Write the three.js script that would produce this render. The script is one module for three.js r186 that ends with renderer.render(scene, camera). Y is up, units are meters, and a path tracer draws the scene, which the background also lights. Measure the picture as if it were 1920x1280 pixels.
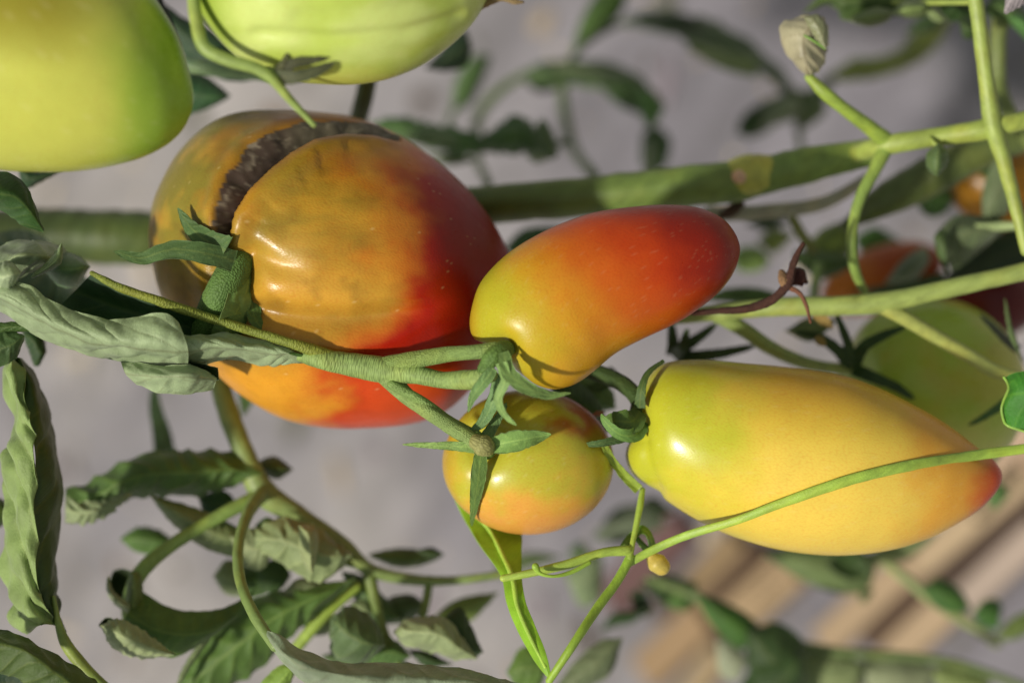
import * as THREE from 'three';
import { mergeGeometries } from 'three/addons/utils/BufferGeometryUtils.js';
import { ImprovedNoise } from 'three/addons/math/ImprovedNoise.js';
import { RoundedBoxGeometry } from 'three/addons/geometries/RoundedBoxGeometry.js';

// ---------------------------------------------------------------- camera, sky, sun, exposure
// The photograph is turned on its side: the tomatoes hang to the right of the picture. World y is up, so the camera is rolled.
const V = (x = 0, y = 0, z = 0) => new THREE.Vector3(x, y, z);
const scene = new THREE.Scene();
const FOV = 20, FRAME_H = 0.22, DIST = FRAME_H / 2 / Math.tan(THREE.MathUtils.degToRad(FOV / 2));
const PITCH = THREE.MathUtils.degToRad(50), EYE_H = 0.53;          // looking down past the plant at the paving
const AX = V(0, -Math.cos(PITCH), Math.sin(PITCH)), AY = V(1, 0, 0), AZ = V(0, Math.sin(PITCH), Math.cos(PITCH));
const BASIS = new THREE.Matrix4().makeBasis(AX, AY, AZ), TURN = new THREE.Quaternion().setFromRotationMatrix(BASIS);
const ORIGIN = V(0, EYE_H, 0);
const toWorld = (v) => v.clone().applyQuaternion(TURN).add(ORIGIN);

const camera = new THREE.PerspectiveCamera(FOV, 1024 / 682, 0.05, 200);
camera.position.copy(toWorld(V(0, 0, DIST)));
camera.quaternion.copy(TURN);
camera.focus = DIST + 0.006;
camera.userData.fStop = 3.2;
scene.add(camera);

const renderer = new THREE.WebGLRenderer({ antialias: true });
renderer.setSize(1024, 682);
renderer.toneMapping = THREE.LinearToneMapping;
renderer.toneMappingExposure = 1.0;
renderer.shadowMap.enabled = true;

const sunDir = V(-0.66, -0.29, 0.72).normalize().applyQuaternion(TURN);
{                                                                     // hazy summer sky, brighter and warmer round the sun
  const w = 256, hgt = 128, d = new Float32Array(w * hgt * 4);
  for (let j = 0; j < hgt; j++) for (let i = 0; i < w; i++) {
    const el = ((j + 0.5) / hgt - 0.5) * Math.PI, az = ((i + 0.5) / w - 0.5) * 2 * Math.PI, v = new THREE.Vector3(Math.cos(az) * Math.cos(el), Math.sin(el), Math.sin(az) * Math.cos(el));
    const c = Math.max(0, v.dot(sunDir)), hz = Math.exp(-Math.max(0, v.y) * 4), glow = 0.35 * c ** 4 + 1.2 * c ** 40;
    const zen = [0.19, 0.21, 0.215], hor = [0.29, 0.30, 0.27], sunc = [1, 0.95, 0.85];
    for (let k = 0; k < 3; k++) d[(j * w + i) * 4 + k] = (zen[k] + (hor[k] - zen[k]) * hz + glow * sunc[k]) * (v.y < 0 ? 0.6 : 1);
    d[(j * w + i) * 4 + 3] = 1;
  }
  const t = new THREE.DataTexture(d, w, hgt, THREE.RGBAFormat, THREE.FloatType);
  t.mapping = THREE.EquirectangularReflectionMapping; t.magFilter = t.minFilter = THREE.LinearFilter; t.needsUpdate = true;
  scene.background = t; scene.environment = t;
}
const sun = new THREE.DirectionalLight(new THREE.Color(1, 0.93, 0.81), 3.9);
sun.shadow.radius = 6.5;
sun.position.copy(ORIGIN).addScaledVector(sunDir, 4);
sun.target.position.copy(ORIGIN);
sun.castShadow = true;
sun.shadow.mapSize.set(4096, 4096);
Object.assign(sun.shadow.camera, { left: -1, right: 1, top: 1, bottom: -1, near: 0.1, far: 12 });
scene.add(sun, sun.target);

// ---------------------------------------------------------------- helpers
const PX = FRAME_H / 1280;
const depthScale = (w) => (DIST - w) / DIST;
const P = (x, y, w = 0) => V((x - 960) * PX * depthScale(w), (640 - y) * PX * depthScale(w), w);
const P3 = (a) => P(a[0], a[1], a[2] ?? 0);
function toPx(v) { const k = depthScale(v.z); return [v.x / (PX * k) + 960, 640 - v.y / (PX * k)]; }
let seed = 7;
const rnd = () => { seed = (seed * 1664525 + 1013904223) >>> 0; return seed / 4294967296; };
const noise3 = new ImprovedNoise();
const nz = (x, y, z) => noise3.noise(x, y, z);
const fbm = (x, y, z, o = 4) => { let s = 0, a = 0.5; for (let i = 0; i < o; i++) { s += a * nz(x, y, z); x = x * 2.03 + 7.1; y = y * 2.03 + 3.7; z = z * 2.03 + 1.9; a *= 0.5; } return s; };
const clamp = (x, a = 0, b = 1) => Math.min(b, Math.max(a, x));
const sm = (x, a, b) => { const t = clamp((x - a) / (b - a)); return t * t * (3 - 2 * t); };
const mix = (a, b, t) => a.map((x, i) => x + (b[i] - x) * t);
const C = (hex) => new THREE.Color(hex).toArray();
const mul = (c, k) => c.map((x) => x * k);

const used = {};
function numbered(name) { const n = used[name] = (used[name] ?? -1) + 1; return n ? name + '_' + String(n).padStart(3, '0') : name; }
function thing(name, label, category, at, group) {
  const o = new THREE.Group();
  o.name = numbered(name);
  o.userData = { label, category };
  if (group) o.userData.group = group;
  o.base = P3(at);
  o.position.copy(toWorld(o.base));
  o.quaternion.copy(TURN);
  scene.add(o);
  return o;
}
function add(t, name, geo, mat, label, parent = t) {
  geo.translate(-t.base.x, -t.base.y, -t.base.z);
  const m = new THREE.Mesh(geo, mat);
  m.name = name; m.castShadow = m.receiveShadow = true;
  if (label) m.userData.label = label;
  parent.add(m);
  return m;
}

// ---------------------------------------------------------------- textures and materials
function tex(n, f, srgb = false, repeat = 1) {
  const d = new Uint8Array(n * n * 4);
  for (let y = 0; y < n; y++) for (let x = 0; x < n; x++) {
    const c = f(x / n, y / n), i = (y * n + x) * 4;
    for (let k = 0; k < 3; k++) d[i + k] = clamp(Array.isArray(c) ? c[k] : c) * 255;
    d[i + 3] = 255;
  }
  const t = new THREE.DataTexture(d, n, n);
  t.wrapS = t.wrapT = THREE.RepeatWrapping;
  t.magFilter = t.minFilter = THREE.LinearFilter;
  if (srgb) t.colorSpace = THREE.SRGBColorSpace;
  t.repeat.set(repeat, repeat);
  t.needsUpdate = true;
  return t;
}
// tiling cell noise: distance to the nearest of jittered points
function cells(n, seed0) {
  const pts = []; let s = seed0; const r = () => { s = (s * 1664525 + 1013904223) >>> 0; return s / 4294967296; };
  for (let j = 0; j < n; j++) for (let i = 0; i < n; i++) pts.push([(i + r()) / n, (j + r()) / n]);
  return (x, y) => {
    let best = 9; const ci = Math.floor(x * n), cj = Math.floor(y * n);
    for (let b = -1; b <= 1; b++) for (let a = -1; a <= 1; a++) {
      const p = pts[((cj + b + n) % n) * n + ((ci + a + n) % n)];
      let dx = Math.abs(p[0] - x), dy = Math.abs(p[1] - y);
      dx = Math.min(dx, 1 - dx); dy = Math.min(dy, 1 - dy);
      best = Math.min(best, dx * dx + dy * dy);
    }
    return Math.sqrt(best) * n;
  };
}
const cellA = cells(56, 3), cellB = cells(40, 11), cellC = cells(24, 19), cells8 = cells(8, 23);
// skin: 2 cm tile
const skinBump = tex(512, (x, y) => 0.35 + 0.5 * cellA(x, y) + 0.2 * cellB(y, x), false, 30);
const skinMap = tex(512, (x, y) => { const a = cellA(x, y), g = 0.84 + 0.22 * (1 - a); return [0.95 + 0.05 * (1 - a), g, g * 0.94]; }, false, 30);
// downy plant skin: 1 cm tile
const downBump = tex(512, (x, y) => 1 - 0.8 * cellB(x, y), false, 42);
const downMap = tex(512, (x, y) => { const g = 0.62 + 0.48 * (1 - cellB(x, y)); return [g, g, g * 0.93]; }, false, 42);
const leafBump = tex(512, (x, y) => 0.6 - 0.35 * cellA(x, y) + 0.3 * cellC(x, y), false, 45);
const leafMap = tex(512, (x, y) => { const g = 0.86 + 0.2 * cellA(x, y) - 0.08 * cellC(x, y); return [g, g, g * 0.96]; }, false, 45);

const glossMap = tex(512, (x, y) => clamp(0.5 + 0.22 * cellC(x, y) - 0.12 * cellA(y, x) + 0.25 * Math.max(0, 0.35 - cells8(x, y))), false, 9);
const phys = (o) => new THREE.MeshPhysicalMaterial({ side: THREE.DoubleSide, vertexColors: true, ...o });
const M = {
  skin: phys({ roughness: 0.62, roughnessMap: glossMap, map: skinMap, bumpMap: skinBump, bumpScale: 0.00009, specularIntensity: 0.5, clearcoat: 0.14, clearcoatRoughness: 0.26 }),
  skinFine: phys({ roughness: 0.56, roughnessMap: glossMap, map: skinMap, bumpMap: skinBump, bumpScale: 0.00003, specularIntensity: 0.6, clearcoat: 0.12, clearcoatRoughness: 0.22 }),
  scar: phys({ roughness: 0.6, specularIntensity: 0.8 }),
  down: phys({ roughness: 0.62, bumpMap: downBump, bumpScale: 0.00035, map: downMap, sheen: 0.35, sheenColor: new THREE.Color(0.5, 0.6, 0.35), sheenRoughness: 0.5, specularIntensity: 0.6 }),
  stem: phys({ roughness: 0.5, bumpMap: downBump, bumpScale: 0.00008, map: leafMap, sheen: 0.2, sheenColor: new THREE.Color(0.5, 0.6, 0.35) }),
  leaf: phys({ roughness: 0.52, bumpMap: leafBump, bumpScale: 0.00028, map: leafMap, transmission: 0.42, thickness: 0, specularIntensity: 0.6 }),
  sepal: phys({ roughness: 0.6, bumpMap: leafBump, bumpScale: 0.00018, map: leafMap, sheen: 0.3, sheenColor: new THREE.Color(0.5, 0.6, 0.35), transmission: 0.2, thickness: 0, specularIntensity: 0.6 }),
  petal: phys({ roughness: 0.5, map: leafMap, transmission: 0.3, thickness: 0 }),
  dry: phys({ roughness: 0.9, bumpMap: downBump, bumpScale: 0.0003, map: downMap }),
  hair: phys({ roughness: 0.5, transmission: 0.4, thickness: 0 }),
  wood: phys({ roughness: 0.8 }),
};

// ---------------------------------------------------------------- shapes
function grid(nu, nv, pos, closeV, col, uvf) {
  const p = [], c = [], uv = [], idx = [];
  for (let i = 0; i <= nu; i++) for (let j = 0; j <= nv; j++) {
    const q = pos(i, j); p.push(q.x, q.y, q.z);
    const k = col ? col(i, j, q) : [1, 1, 1]; c.push(...k);
    uv.push(...(uvf ? uvf(i, j, q) : [i / nu, j / nv]));
  }
  for (let i = 0; i < nu; i++) for (let j = 0; j < nv; j++) {
    const a = i * (nv + 1) + j, b = a + nv + 1;
    idx.push(a, b, a + 1, b, b + 1, a + 1);
  }
  const g = new THREE.BufferGeometry();
  g.setAttribute('position', new THREE.Float32BufferAttribute(p, 3));
  g.setAttribute('color', new THREE.Float32BufferAttribute(c, 3));
  g.setAttribute('uv', new THREE.Float32BufferAttribute(uv, 2));
  g.setIndex(idx);
  g.computeVertexNormals();
  if (closeV) {                                                     // weld the normals of the seam and of the poles
    const n = g.attributes.normal;
    for (let i = 0; i <= nu; i++) {
      const a = i * (nv + 1), b = a + nv, v = V().fromBufferAttribute(n, a).add(V().fromBufferAttribute(n, b)).normalize();
      n.setXYZ(a, v.x, v.y, v.z); n.setXYZ(b, v.x, v.y, v.z);
    }
    for (const i of [0, nu]) {
      const v = V();
      for (let j = 0; j <= nv; j++) v.add(V().fromBufferAttribute(n, i * (nv + 1) + j));
      v.normalize();
      for (let j = 0; j <= nv; j++) n.setXYZ(i * (nv + 1) + j, v.x, v.y, v.z);
    }
  }
  return g;
}
const cr = (a, b, c, d, t) => 0.5 * (2 * b + (c - a) * t + (2 * a - 5 * b + 4 * c - d) * t * t + (3 * b - a - 3 * c + d) * t * t * t);
function along(list, t, k) {                                        // Catmull-Rom through a list of numbers, t 0..1
  const n = list.length - 1, f = clamp(t) * n, i = Math.min(Math.floor(f), n - 1), g = (j) => list[clamp(j, 0, n)];
  return cr(g(i - 1), g(i), g(i + 1), g(i + 2), f - i);
}
// a fruit: rings strung on the middles of matched rim points (top rim, bottom rim), round in depth
function fruit(rims, { w = 0, w1 = w, deep = 1, nu = 150, nv = 200, dent, color }) {
  const cx = rims.map((r) => (r[0] + (r[2] ?? r[0])) / 2), cy = rims.map((r) => (r[1] + (r[3] ?? r[1])) / 2);
  const dx = rims.map((r) => (r[0] - (r[2] ?? r[0])) / 2), dy = rims.map((r) => (r[1] - (r[3] ?? r[1])) / 2), r2 = dx.map((x, i) => x * x + dy[i] * dy[i]);
  const ang = dx.map((x, i) => Math.atan2(dy[i], x));
  ang[0] = ang[1]; ang[ang.length - 1] = ang[ang.length - 2];
  const pos0 = (i, j) => {
    const t = 0.5 - 0.5 * Math.cos((i / nu) * Math.PI), th = (j / nv) * 2 * Math.PI, W = w + (w1 - w) * t;
    const r = (i === 0 || i === nu) ? 0 : Math.sqrt(Math.max(0, along(r2, t))), a = along(ang, t);
    const c = P(along(cx, t) + r * Math.cos(a) * Math.cos(th), along(cy, t) + r * Math.sin(a) * Math.cos(th), W);
    c.z += r * PX * depthScale(W) * deep * Math.sin(th);
    return c;
  };
  let g = grid(nu, nv, pos0, true);
  const base = g.attributes.position, nrm = g.attributes.normal, ctr = V();
  for (let i = 0; i < base.count; i++) ctr.add(V().fromBufferAttribute(base, i));
  ctr.multiplyScalar(1 / base.count);
  let sgn = 0;
  for (let i = 0; i < base.count; i += 17) sgn += V().fromBufferAttribute(base, i).sub(ctr).dot(V().fromBufferAttribute(nrm, i));
  sgn = Math.sign(sgn);
  const q = [], info = [];
  for (let i = 0; i < base.count; i++) {
    const v = V().fromBufferAttribute(base, i), n = V().fromBufferAttribute(nrm, i).multiplyScalar(sgn), [x, y] = toPx(v);
    const inf = { x, y, front: v.z > w - 0.01, n, v: v.clone(), i };
    const d = dent ? dent(inf) : 0;
    q.push(v.addScaledVector(n, d)); inf.q = q.at(-1); info.push(inf);
  }
  return grid(nu, nv, (i, j) => q[i * (nv + 1) + (j === nv ? 0 : j)], true, (i, j) => color(info[i * (nv + 1) + j]), (i, j) => {
    const t = 0.5 - 0.5 * Math.cos((i / nu) * Math.PI), r = Math.sqrt(Math.max(0, along(r2, 0.5))) * PX; return [(j / nv) * 2 * Math.PI * r, t * cx.length * 0 + Math.hypot(cx.at(-1) - cx[0], cy.at(-1) - cy[0]) * PX * t];
  });
}
const ball = (x, y, rx, ry, n = 12, tilt = 0) => Array.from({ length: n + 1 }, (_, i) => {   // the rims of a plain round fruit
  const c = -Math.cos((i / n) * Math.PI), s = Math.sin((i / n) * Math.PI), ct = Math.cos(tilt), st = Math.sin(tilt);
  return [x + c * rx * ct + s * ry * st, y + c * rx * st - s * ry * ct, x + c * rx * ct - s * ry * st, y + c * rx * st + s * ry * ct];
});
function segDist(pts, x, y) {                                       // distance to a polyline of [x, y, halfwidth], and the half width there
  let best = 1e9, hw = 1, at = 0, side = 1;
  for (let i = 0; i + 1 < pts.length; i++) {
    const [ax, ay, aw] = pts[i], [bx, by, bw] = pts[i + 1], l = (bx - ax) ** 2 + (by - ay) ** 2, t = clamp(((x - ax) * (bx - ax) + (y - ay) * (by - ay)) / l);
    const d = Math.hypot(x - ax - t * (bx - ax), y - ay - t * (by - ay));
    if (d < best) { best = d; hw = aw + (bw - aw) * t; at = (i + t) / (pts.length - 1); side = Math.sign((bx - ax) * (y - ay) - (by - ay) * (x - ax)) || 1; }
  }
  return [best, hw, at, side];
}
// a stem: [x, y, w, radius in px] points
function stem(pts, col, { seg = 0, rad = 14, rough = 0.05, flat = 1, tip = true, ribs = 0, col2, scale = 1 } = {}) {
  const n = seg || Math.max(16, pts.length * 10), c = new THREE.CatmullRomCurve3(pts.map(P3), false, 'centripetal'), rs = pts.map((p) => p[3] * PX * depthScale(p[2] ?? 0));
  const centre = [], F = [];
  let N = null, len = 0;
  for (let i = 0; i <= n; i++) {
    const t = i / n, p = c.getPoint(t), T = c.getTangent(t);
    if (!N) N = Math.abs(T.z) < 0.9 ? V(0, 0, 1) : V(1, 0, 0);
    N = N.clone().addScaledVector(T, -N.dot(T)).normalize();
    if (i) len += p.distanceTo(centre[i - 1]);
    centre.push(p); F.push([N, V().crossVectors(T, N), len, T]);
  }
  const cap = tip ? 4 : 0, tot = n + cap * 2;
  const g = grid(tot, rad, (i, j) => {
    const k = clamp(i - cap, 0, n), t = k / n; j %= rad;
    let r = along(rs, t), sh = 0;
    if (i < cap) { const a = (i / cap) * Math.PI / 2; sh = -r * Math.cos(a); r *= Math.sin(a); }
    if (i > n + cap) { const a = ((tot - i) / cap) * Math.PI / 2; sh = r * Math.cos(a); r *= Math.sin(a); }
    const th = (j / rad) * Math.PI * 2, [n1, n2, , T] = F[k], p = centre[k];
    const q = 1 + 0.10 * nz(F[k][2] * 55, pts[0][0] * 0.37, 1.7) + rough * 2 * fbm(p.x * 260 + Math.cos(th), p.y * 260 + Math.sin(th), p.z * 260, 3) + ribs * Math.cos(th * 5);
    return p.clone().addScaledVector(n1, Math.cos(th) * r * q * flat).addScaledVector(n2, Math.sin(th) * r * q).addScaledVector(T, sh);
  }, true, (i, j, q) => {
    const t = clamp((i - cap) / n), b = col2 ? mix(col, col2, t) : col;
    return mul(mix(b, [b[0] * 1.12, b[1] * 1.02, b[2] * 0.86], sm(fbm(q.x * 90, q.y * 90, q.z * 90 + 5, 3), -0.1, 0.35)), 0.97 + 0.42 * fbm(q.x * 220, q.y * 220, q.z * 220, 3) + 0.08 * Math.sin(j / rad * Math.PI * 10 + 40 * fbm(q.x * 60, q.y * 60, q.z * 60, 2)));
  }, (i, j) => { const k = clamp(i - cap, 0, n); return [(j / rad) * Math.PI * 2 * rs[0] * scale, F[k][2] * scale]; });
  return g;
}
// a leaf: a sheet through rows of points, dark on the side that faces the viewer (or pale where pale = 1), with veins and a thin body
const G = { top: C('#4b6534'), under: C('#a9ba93') };
function sheet(rows, { nu = 60, nv = 24, top = G.top, under = G.under, vm = 0.5, veins = 9, slant = 2.4, pucker = 0.0006, scallop = 0, thick = 0.00028, gain = 1.55, veinW = 0.22, wave = 0.0008, vein = 1.25, flip = false } = {}) {
  if (flip) [top, under] = [under, top];
  const lift = (c) => c[1] < 0.16 ? c.map((x, i) => x * gain * [0.97, 1.08, 0.82][i]) : c;
  top = lift(top); under = lift(under);
  const curves = rows.map((r) => new THREE.CatmullRomCurve3(r.map(P3), false, 'centripetal'));
  const cols = [];
  for (let i = 0; i <= nu; i++) {
    const pts = curves.map((c) => c.getPointAt(i / nu));
    cols.push(pts);
  }
  const off = rows[0][0][0] * 0.013;
  const S = (i, v) => V(along(cols[i].map((p) => p.x), v), along(cols[i].map((p) => p.y), v), along(cols[i].map((p) => p.z), v));
  const phase = (u, v) => u * veins + Math.abs(v - vm) * slant + 0.15 * Math.sin(u * 21 + off) + 0.8 * nz(u * 4.3, off, v > vm ? 3.3 : 7.7);
  const g0 = grid(nu, nv, (i, j) => {
    const u = i / nu; let v = j / nv;
    if (scallop) { const d = Math.abs(v - vm) * 2, k = phase(u, v); v = vm + (v - vm) * (1 - scallop * d * d * (0.5 - 0.5 * Math.cos(2 * Math.PI * k) * 0.8 + 0.35 * nz(u * 9, off, v))); }
    return S(i, v);
  });
  const P0 = g0.attributes.position, N0 = g0.attributes.normal;
  let ref = V();
  for (let i = 0; i < N0.count; i++) ref.add(V().fromBufferAttribute(N0, i));
  const q = [], colr = [];
  for (let i = 0; i <= nu; i++) for (let j = 0; j <= nv; j++) {
    const k = i * (nv + 1) + j, u = i / nu, v = j / nv, p = V().fromBufferAttribute(P0, k), n = V().fromBufferAttribute(N0, k);
    const f = phase(u, v), d = Math.abs(v - vm), lat = Math.abs(Math.sin(Math.PI * f)), midv = sm(d, 0.0, 0.035), edge = sm(Math.min(u, 1 - u), 0, 0.06);
    const h = pucker * (0.55 + 1.1 * nz(u * 7 + off, v * 3, 5.1)) * (Math.pow(lat, 0.7) - 0.5) * sm(d, 0, 0.12) * edge + wave * fbm(p.x * 70 + off, p.y * 70, p.z * 70, 3) * edge;
    q.push(p.addScaledVector(n, h));
    const vs = Math.max(1 - midv, (1 - sm(lat, veinW * 0.25, veinW)) * 0.75), mot = 1 + 0.5 * fbm(p.x * 120 + off, p.y * 120, p.z * 120, 4);
    colr.push([mul(mix(top, mul(top, vein).map((x, a) => x + 0.02 * (2 - a)), vs), mot), mul(mix(under, mul(under, 0.7), vs), 0.5 + 0.5 * mot)]);
  }
  const g1 = grid(nu, nv, (i, j) => q[i * (nv + 1) + j]), N1 = g1.attributes.normal;
  const side = ref.z >= 0 ? 1 : -1, p = [], c = [], uv = [], idx = [], K = (nu + 1) * (nv + 1);
  for (const s of [1, -1]) for (let k = 0; k < K; k++) {
    const n = V().fromBufferAttribute(N1, k), a = q[k].clone().addScaledVector(n, s * side * thick / 2);
    p.push(a.x, a.y, a.z); c.push(...colr[k][s > 0 ? 0 : 1]); uv.push(q[k].x + q[k].z * 0.6, q[k].y + q[k].z * 0.5);
  }
  for (let i = 0; i < nu; i++) for (let j = 0; j < nv; j++) {
    const a = i * (nv + 1) + j, b = a + nv + 1, tri = [a, b, a + 1, b, b + 1, a + 1];
    if (side < 0) tri.reverse();
    idx.push(...tri, ...[...tri].reverse().map((x) => x + K));
  }
  const rim = [];
  for (let i = 0; i < nu; i++) rim.push([i * (nv + 1), (i + 1) * (nv + 1)], [(i + 1) * (nv + 1) + nv, i * (nv + 1) + nv]);
  for (let j = 0; j < nv; j++) rim.push([j + 1, j], [nu * (nv + 1) + j, nu * (nv + 1) + j + 1]);
  for (const [a, b] of rim) idx.push(a, a + K, b, b, a + K, b + K);
  const g = new THREE.BufferGeometry();
  g.setAttribute('position', new THREE.Float32BufferAttribute(p, 3));
  g.setAttribute('color', new THREE.Float32BufferAttribute(c, 3));
  g.setAttribute('uv', new THREE.Float32BufferAttribute(uv, 2));
  g.setIndex(idx);
  g.computeVertexNormals();
  return g;
}
// a leaf between an upper and a lower edge; bulge lifts its middle towards (or away from) the viewer
function leaf(up, lo, w, bulge, o = {}) {
  const at = (r) => r.map((p) => [p[0], p[1], p[2] ?? w]);
  up = at(up); lo = at(lo);
  const cu = new THREE.CatmullRomCurve3(up.map((p) => V(...p)), false, 'centripetal'), cl = new THREE.CatmullRomCurve3(lo.map((p) => V(...p)), false, 'centripetal');
  const rows = [[], [], [], [], []];
  for (let i = 0; i <= 14; i++) {
    const a = cu.getPointAt(i / 14), b = cl.getPointAt(i / 14), k = Math.sin(clamp(i / 14, 0.03, 0.97) * Math.PI) ** 0.5;
    [0, 0.22, 0.5, 0.78, 1].forEach((t, r) => { const m = a.clone().lerp(b, t); rows[r].push([m.x, m.y, m.z + bulge * k * (1 - (2 * t - 1) ** 2)]); });
  }
  return sheet(rows, o);
}
// a narrow blade along a middle line of [x, y, w]; hw half width in px; lift raises the edges; lean tips one edge towards the viewer
function blade(mid, hw, { lift = 0, lean = 0, shape = (t) => Math.sin(Math.PI * Math.min(1, 0.18 + 0.82 * t)) ** 0.8, ...o } = {}) {
  const c = new THREE.CatmullRomCurve3(mid.map((p) => V(p[0], p[1], (p[2] ?? 0) * 5000)), false, 'centripetal');
  const rows = [[], [], []];
  for (let i = 0; i <= 12; i++) {
    const t = i / 12, p = c.getPoint(t), T = c.getTangent(t), l = Math.hypot(T.x, T.y) || 1, nx = -T.y / l, ny = T.x / l, h = Math.max(0.4, hw * shape(t)), w = p.z / 5000;
    [-1, 0, 1].forEach((s, r) => rows[r].push([p.x + nx * h * s, p.y + ny * h * s, w + s * s * lift * (h / hw) + s * lean * h * PX]));
  }
  return sheet(rows, { nu: 48, nv: 14, veins: 6, pucker: 0.0003, wave: 0.0013, scallop: 0.16, ...o });
}
// short down on a surface: thin cones on random spots of a geometry, merged (nobody could count them)
function down(geo, n, len, col) {
  const p = geo.attributes.position, nr = geo.attributes.normal, out = [];
  for (let k = 0; k < n; k++) {
    const i = Math.floor(rnd() * p.count), b = V().fromBufferAttribute(p, i), d = V().fromBufferAttribute(nr, i).add(V(rnd() - 0.5, rnd() - 0.5, rnd() - 0.5).multiplyScalar(0.8)).normalize();
    const L = len * (0.5 + rnd()), g = new THREE.CylinderGeometry(0.000018, 0.00007, L, 4, 1, true);
    g.translate(0, L / 2, 0); g.applyQuaternion(new THREE.Quaternion().setFromUnitVectors(V(0, 1, 0), d)); g.translate(b.x, b.y, b.z);
    g.setAttribute('color', new THREE.Float32BufferAttribute(Array(g.attributes.position.count * 3).fill(0).map((_, a) => col[a % 3]), 3));
    out.push(g);
  }
  return mergeGeometries(out);
}
function fuzz(t, geo, n, len = 0.0012, col = C('#b9bf8f')) {          // geo is already local to the thing
  const g = down(geo, n, len, col), m = new THREE.Mesh(g, M.hair);
  m.name = 'down'; m.userData = { kind: 'stuff' }; m.castShadow = m.receiveShadow = true;
  t.add(m);
}
// pale flecks and a few dark pores on a skin
function flecks(c, v, k = 0.3) {
  if (nz(v.x * 1250, v.y * 1250, v.z * 1250) > 0.5) c = mix(c, C('#efe6b4'), k);
  if (nz(v.x * 700 + 31, v.y * 700, v.z * 700) > 0.72) c = mix(c, C('#7a5a22'), k * 0.8);
  return mul(c, 1 + 0.1 * fbm(v.x * 160, v.y * 160, v.z * 160, 4));
}

// ---------------------------------------------------------------- setting: paving and the wooden slats lying on it
const groundM = (() => {
  const n = 1024, tile = 4, dark = [onGround(1330, 190), onGround(1640, 210), onGround(1600, 330), onGround(1540, 1140), onGround(1840, 1190), onGround(1180, 1010), onGround(950, 860)], frac = (x) => x - Math.floor(x);
  const d = tex(n, (x, y) => {
    const a = x * Math.PI * 2, b = y * Math.PI * 2, p = [Math.cos(a), Math.sin(a), Math.cos(b)], s = Math.sin(b);
    const big = fbm(p[0] * 3 + 4, p[1] * 3 + s * 3, p[2] * 3, 4), mid = fbm(p[0] * 14, p[1] * 14 + s * 14, p[2] * 14 + 9, 3), fine = rnd() - 0.5;
    let patchTone = 0;                                                    // darker mauve patches
    dark.forEach((q, i) => {
      let dx = Math.abs(frac(q.x / tile) - x), dy = Math.abs(frac(-q.z / tile) - y);
      dx = Math.min(dx, 1 - dx) * tile; dy = Math.min(dy, 1 - dy) * tile;
      patchTone = Math.max(patchTone, 1 - sm(Math.hypot(dx, dy) + 0.12 * big, [0.05, 0.03, 0.02, 0.02, 0.02, 0.02, 0.0][i], [0.26, 0.10, 0.08, 0.08, 0.08, 0.1, 0.14][i]));
    });
    const base = mix(mix([0.545, 0.53, 0.53], [0.465, 0.455, 0.475], sm(big, -0.25, 0.25)), [0.42, 0.41, 0.44], patchTone * 0.9);
    return mul(base, 1 + 0.3 * mid + 0.1 * fine);
  }, true);
  return new THREE.MeshStandardMaterial({ map: d, roughness: 0.95, bumpMap: d, bumpScale: 0.004 });
})();
{
  const g = new THREE.PlaneGeometry(120, 120); g.rotateX(-Math.PI / 2);
  const uv = g.attributes.uv; for (let i = 0; i < uv.count; i++) uv.setXY(i, uv.getX(i) * 30, uv.getY(i) * 30);
  const m = new THREE.Mesh(g, groundM);
  m.name = 'paving'; m.userData = { kind: 'structure', label: 'grey mauve paving far behind the tomato plant' }; m.receiveShadow = true;
  scene.add(m);
}
function onGround(x, y) {                                            // the spot of the paving seen past (x, y)
  const a = P(x, y, 0), e = V(0, 0, DIST), A = toWorld(a), E = toWorld(e), k = E.y / (E.y - A.y);
  return E.clone().lerp(A, k);
}
function slat(x0, y0, x1, y1, width, hex, label) {
  const a = onGround(x0, y0), b = onGround(x1, y1), L = a.distanceTo(b), c = a.clone().lerp(b, 0.5), k = E_dist(c) * PX / DIST;
  const o = new THREE.Group(); o.name = numbered('wooden_slat');
  o.userData = { label, category: 'wooden slat', group: 'wooden slats lying on the paving' };
  o.position.set(c.x, 0, c.z); o.rotation.y = Math.atan2(-(b.z - a.z), b.x - a.x); scene.add(o);
  const g = new RoundedBoxGeometry(L, 0.014, width * k, 2, 0.002); g.translate(0, 0.0075, 0);
  const p = g.attributes.position, col = [], base = C(hex);
  for (let i = 0; i < p.count; i++) col.push(...mul(base, 0.92 + 0.3 * fbm(p.getX(i) * 12, p.getZ(i) * 90, c.x * 7, 3)));
  g.setAttribute('color', new THREE.Float32BufferAttribute(col, 3));
  const m = new THREE.Mesh(g, M.wood); m.name = 'board'; m.castShadow = m.receiveShadow = true; o.add(m);
}
function E_dist(p) { return p.distanceTo(toWorld(V(0, 0, DIST))); }
slat(1290, 1125, 1405, 1005, 56, '#7f6a4c', 'brown wooden slat below the yellow tomato, left end of the row');
slat(1345, 1130, 1452, 1020, 30, '#4c3726', 'thin dark brown strip for the shaded gap between the first two tan slats from the left');  // dark strip added for the shadow in the gap between slats
slat(1385, 1165, 1510, 1055, 74, '#998263', 'tan wooden slat under the yellow tomato, just left of the mauve gap');
slat(1560, 1205, 1740, 1035, 62, '#9e886c', 'tan wooden slat in the middle of the row, just right of the mauve gap');
slat(1645, 1205, 1760, 1085, 32, '#4a3525', 'thin dark brown strip for the shaded gap between two tan slats in the middle of the row');  // stands in for a shadow gap between two boards
slat(1690, 1230, 1810, 1115, 62, '#a38d71', 'pale tan wooden slat right of the thin dark strip in the middle');
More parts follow.
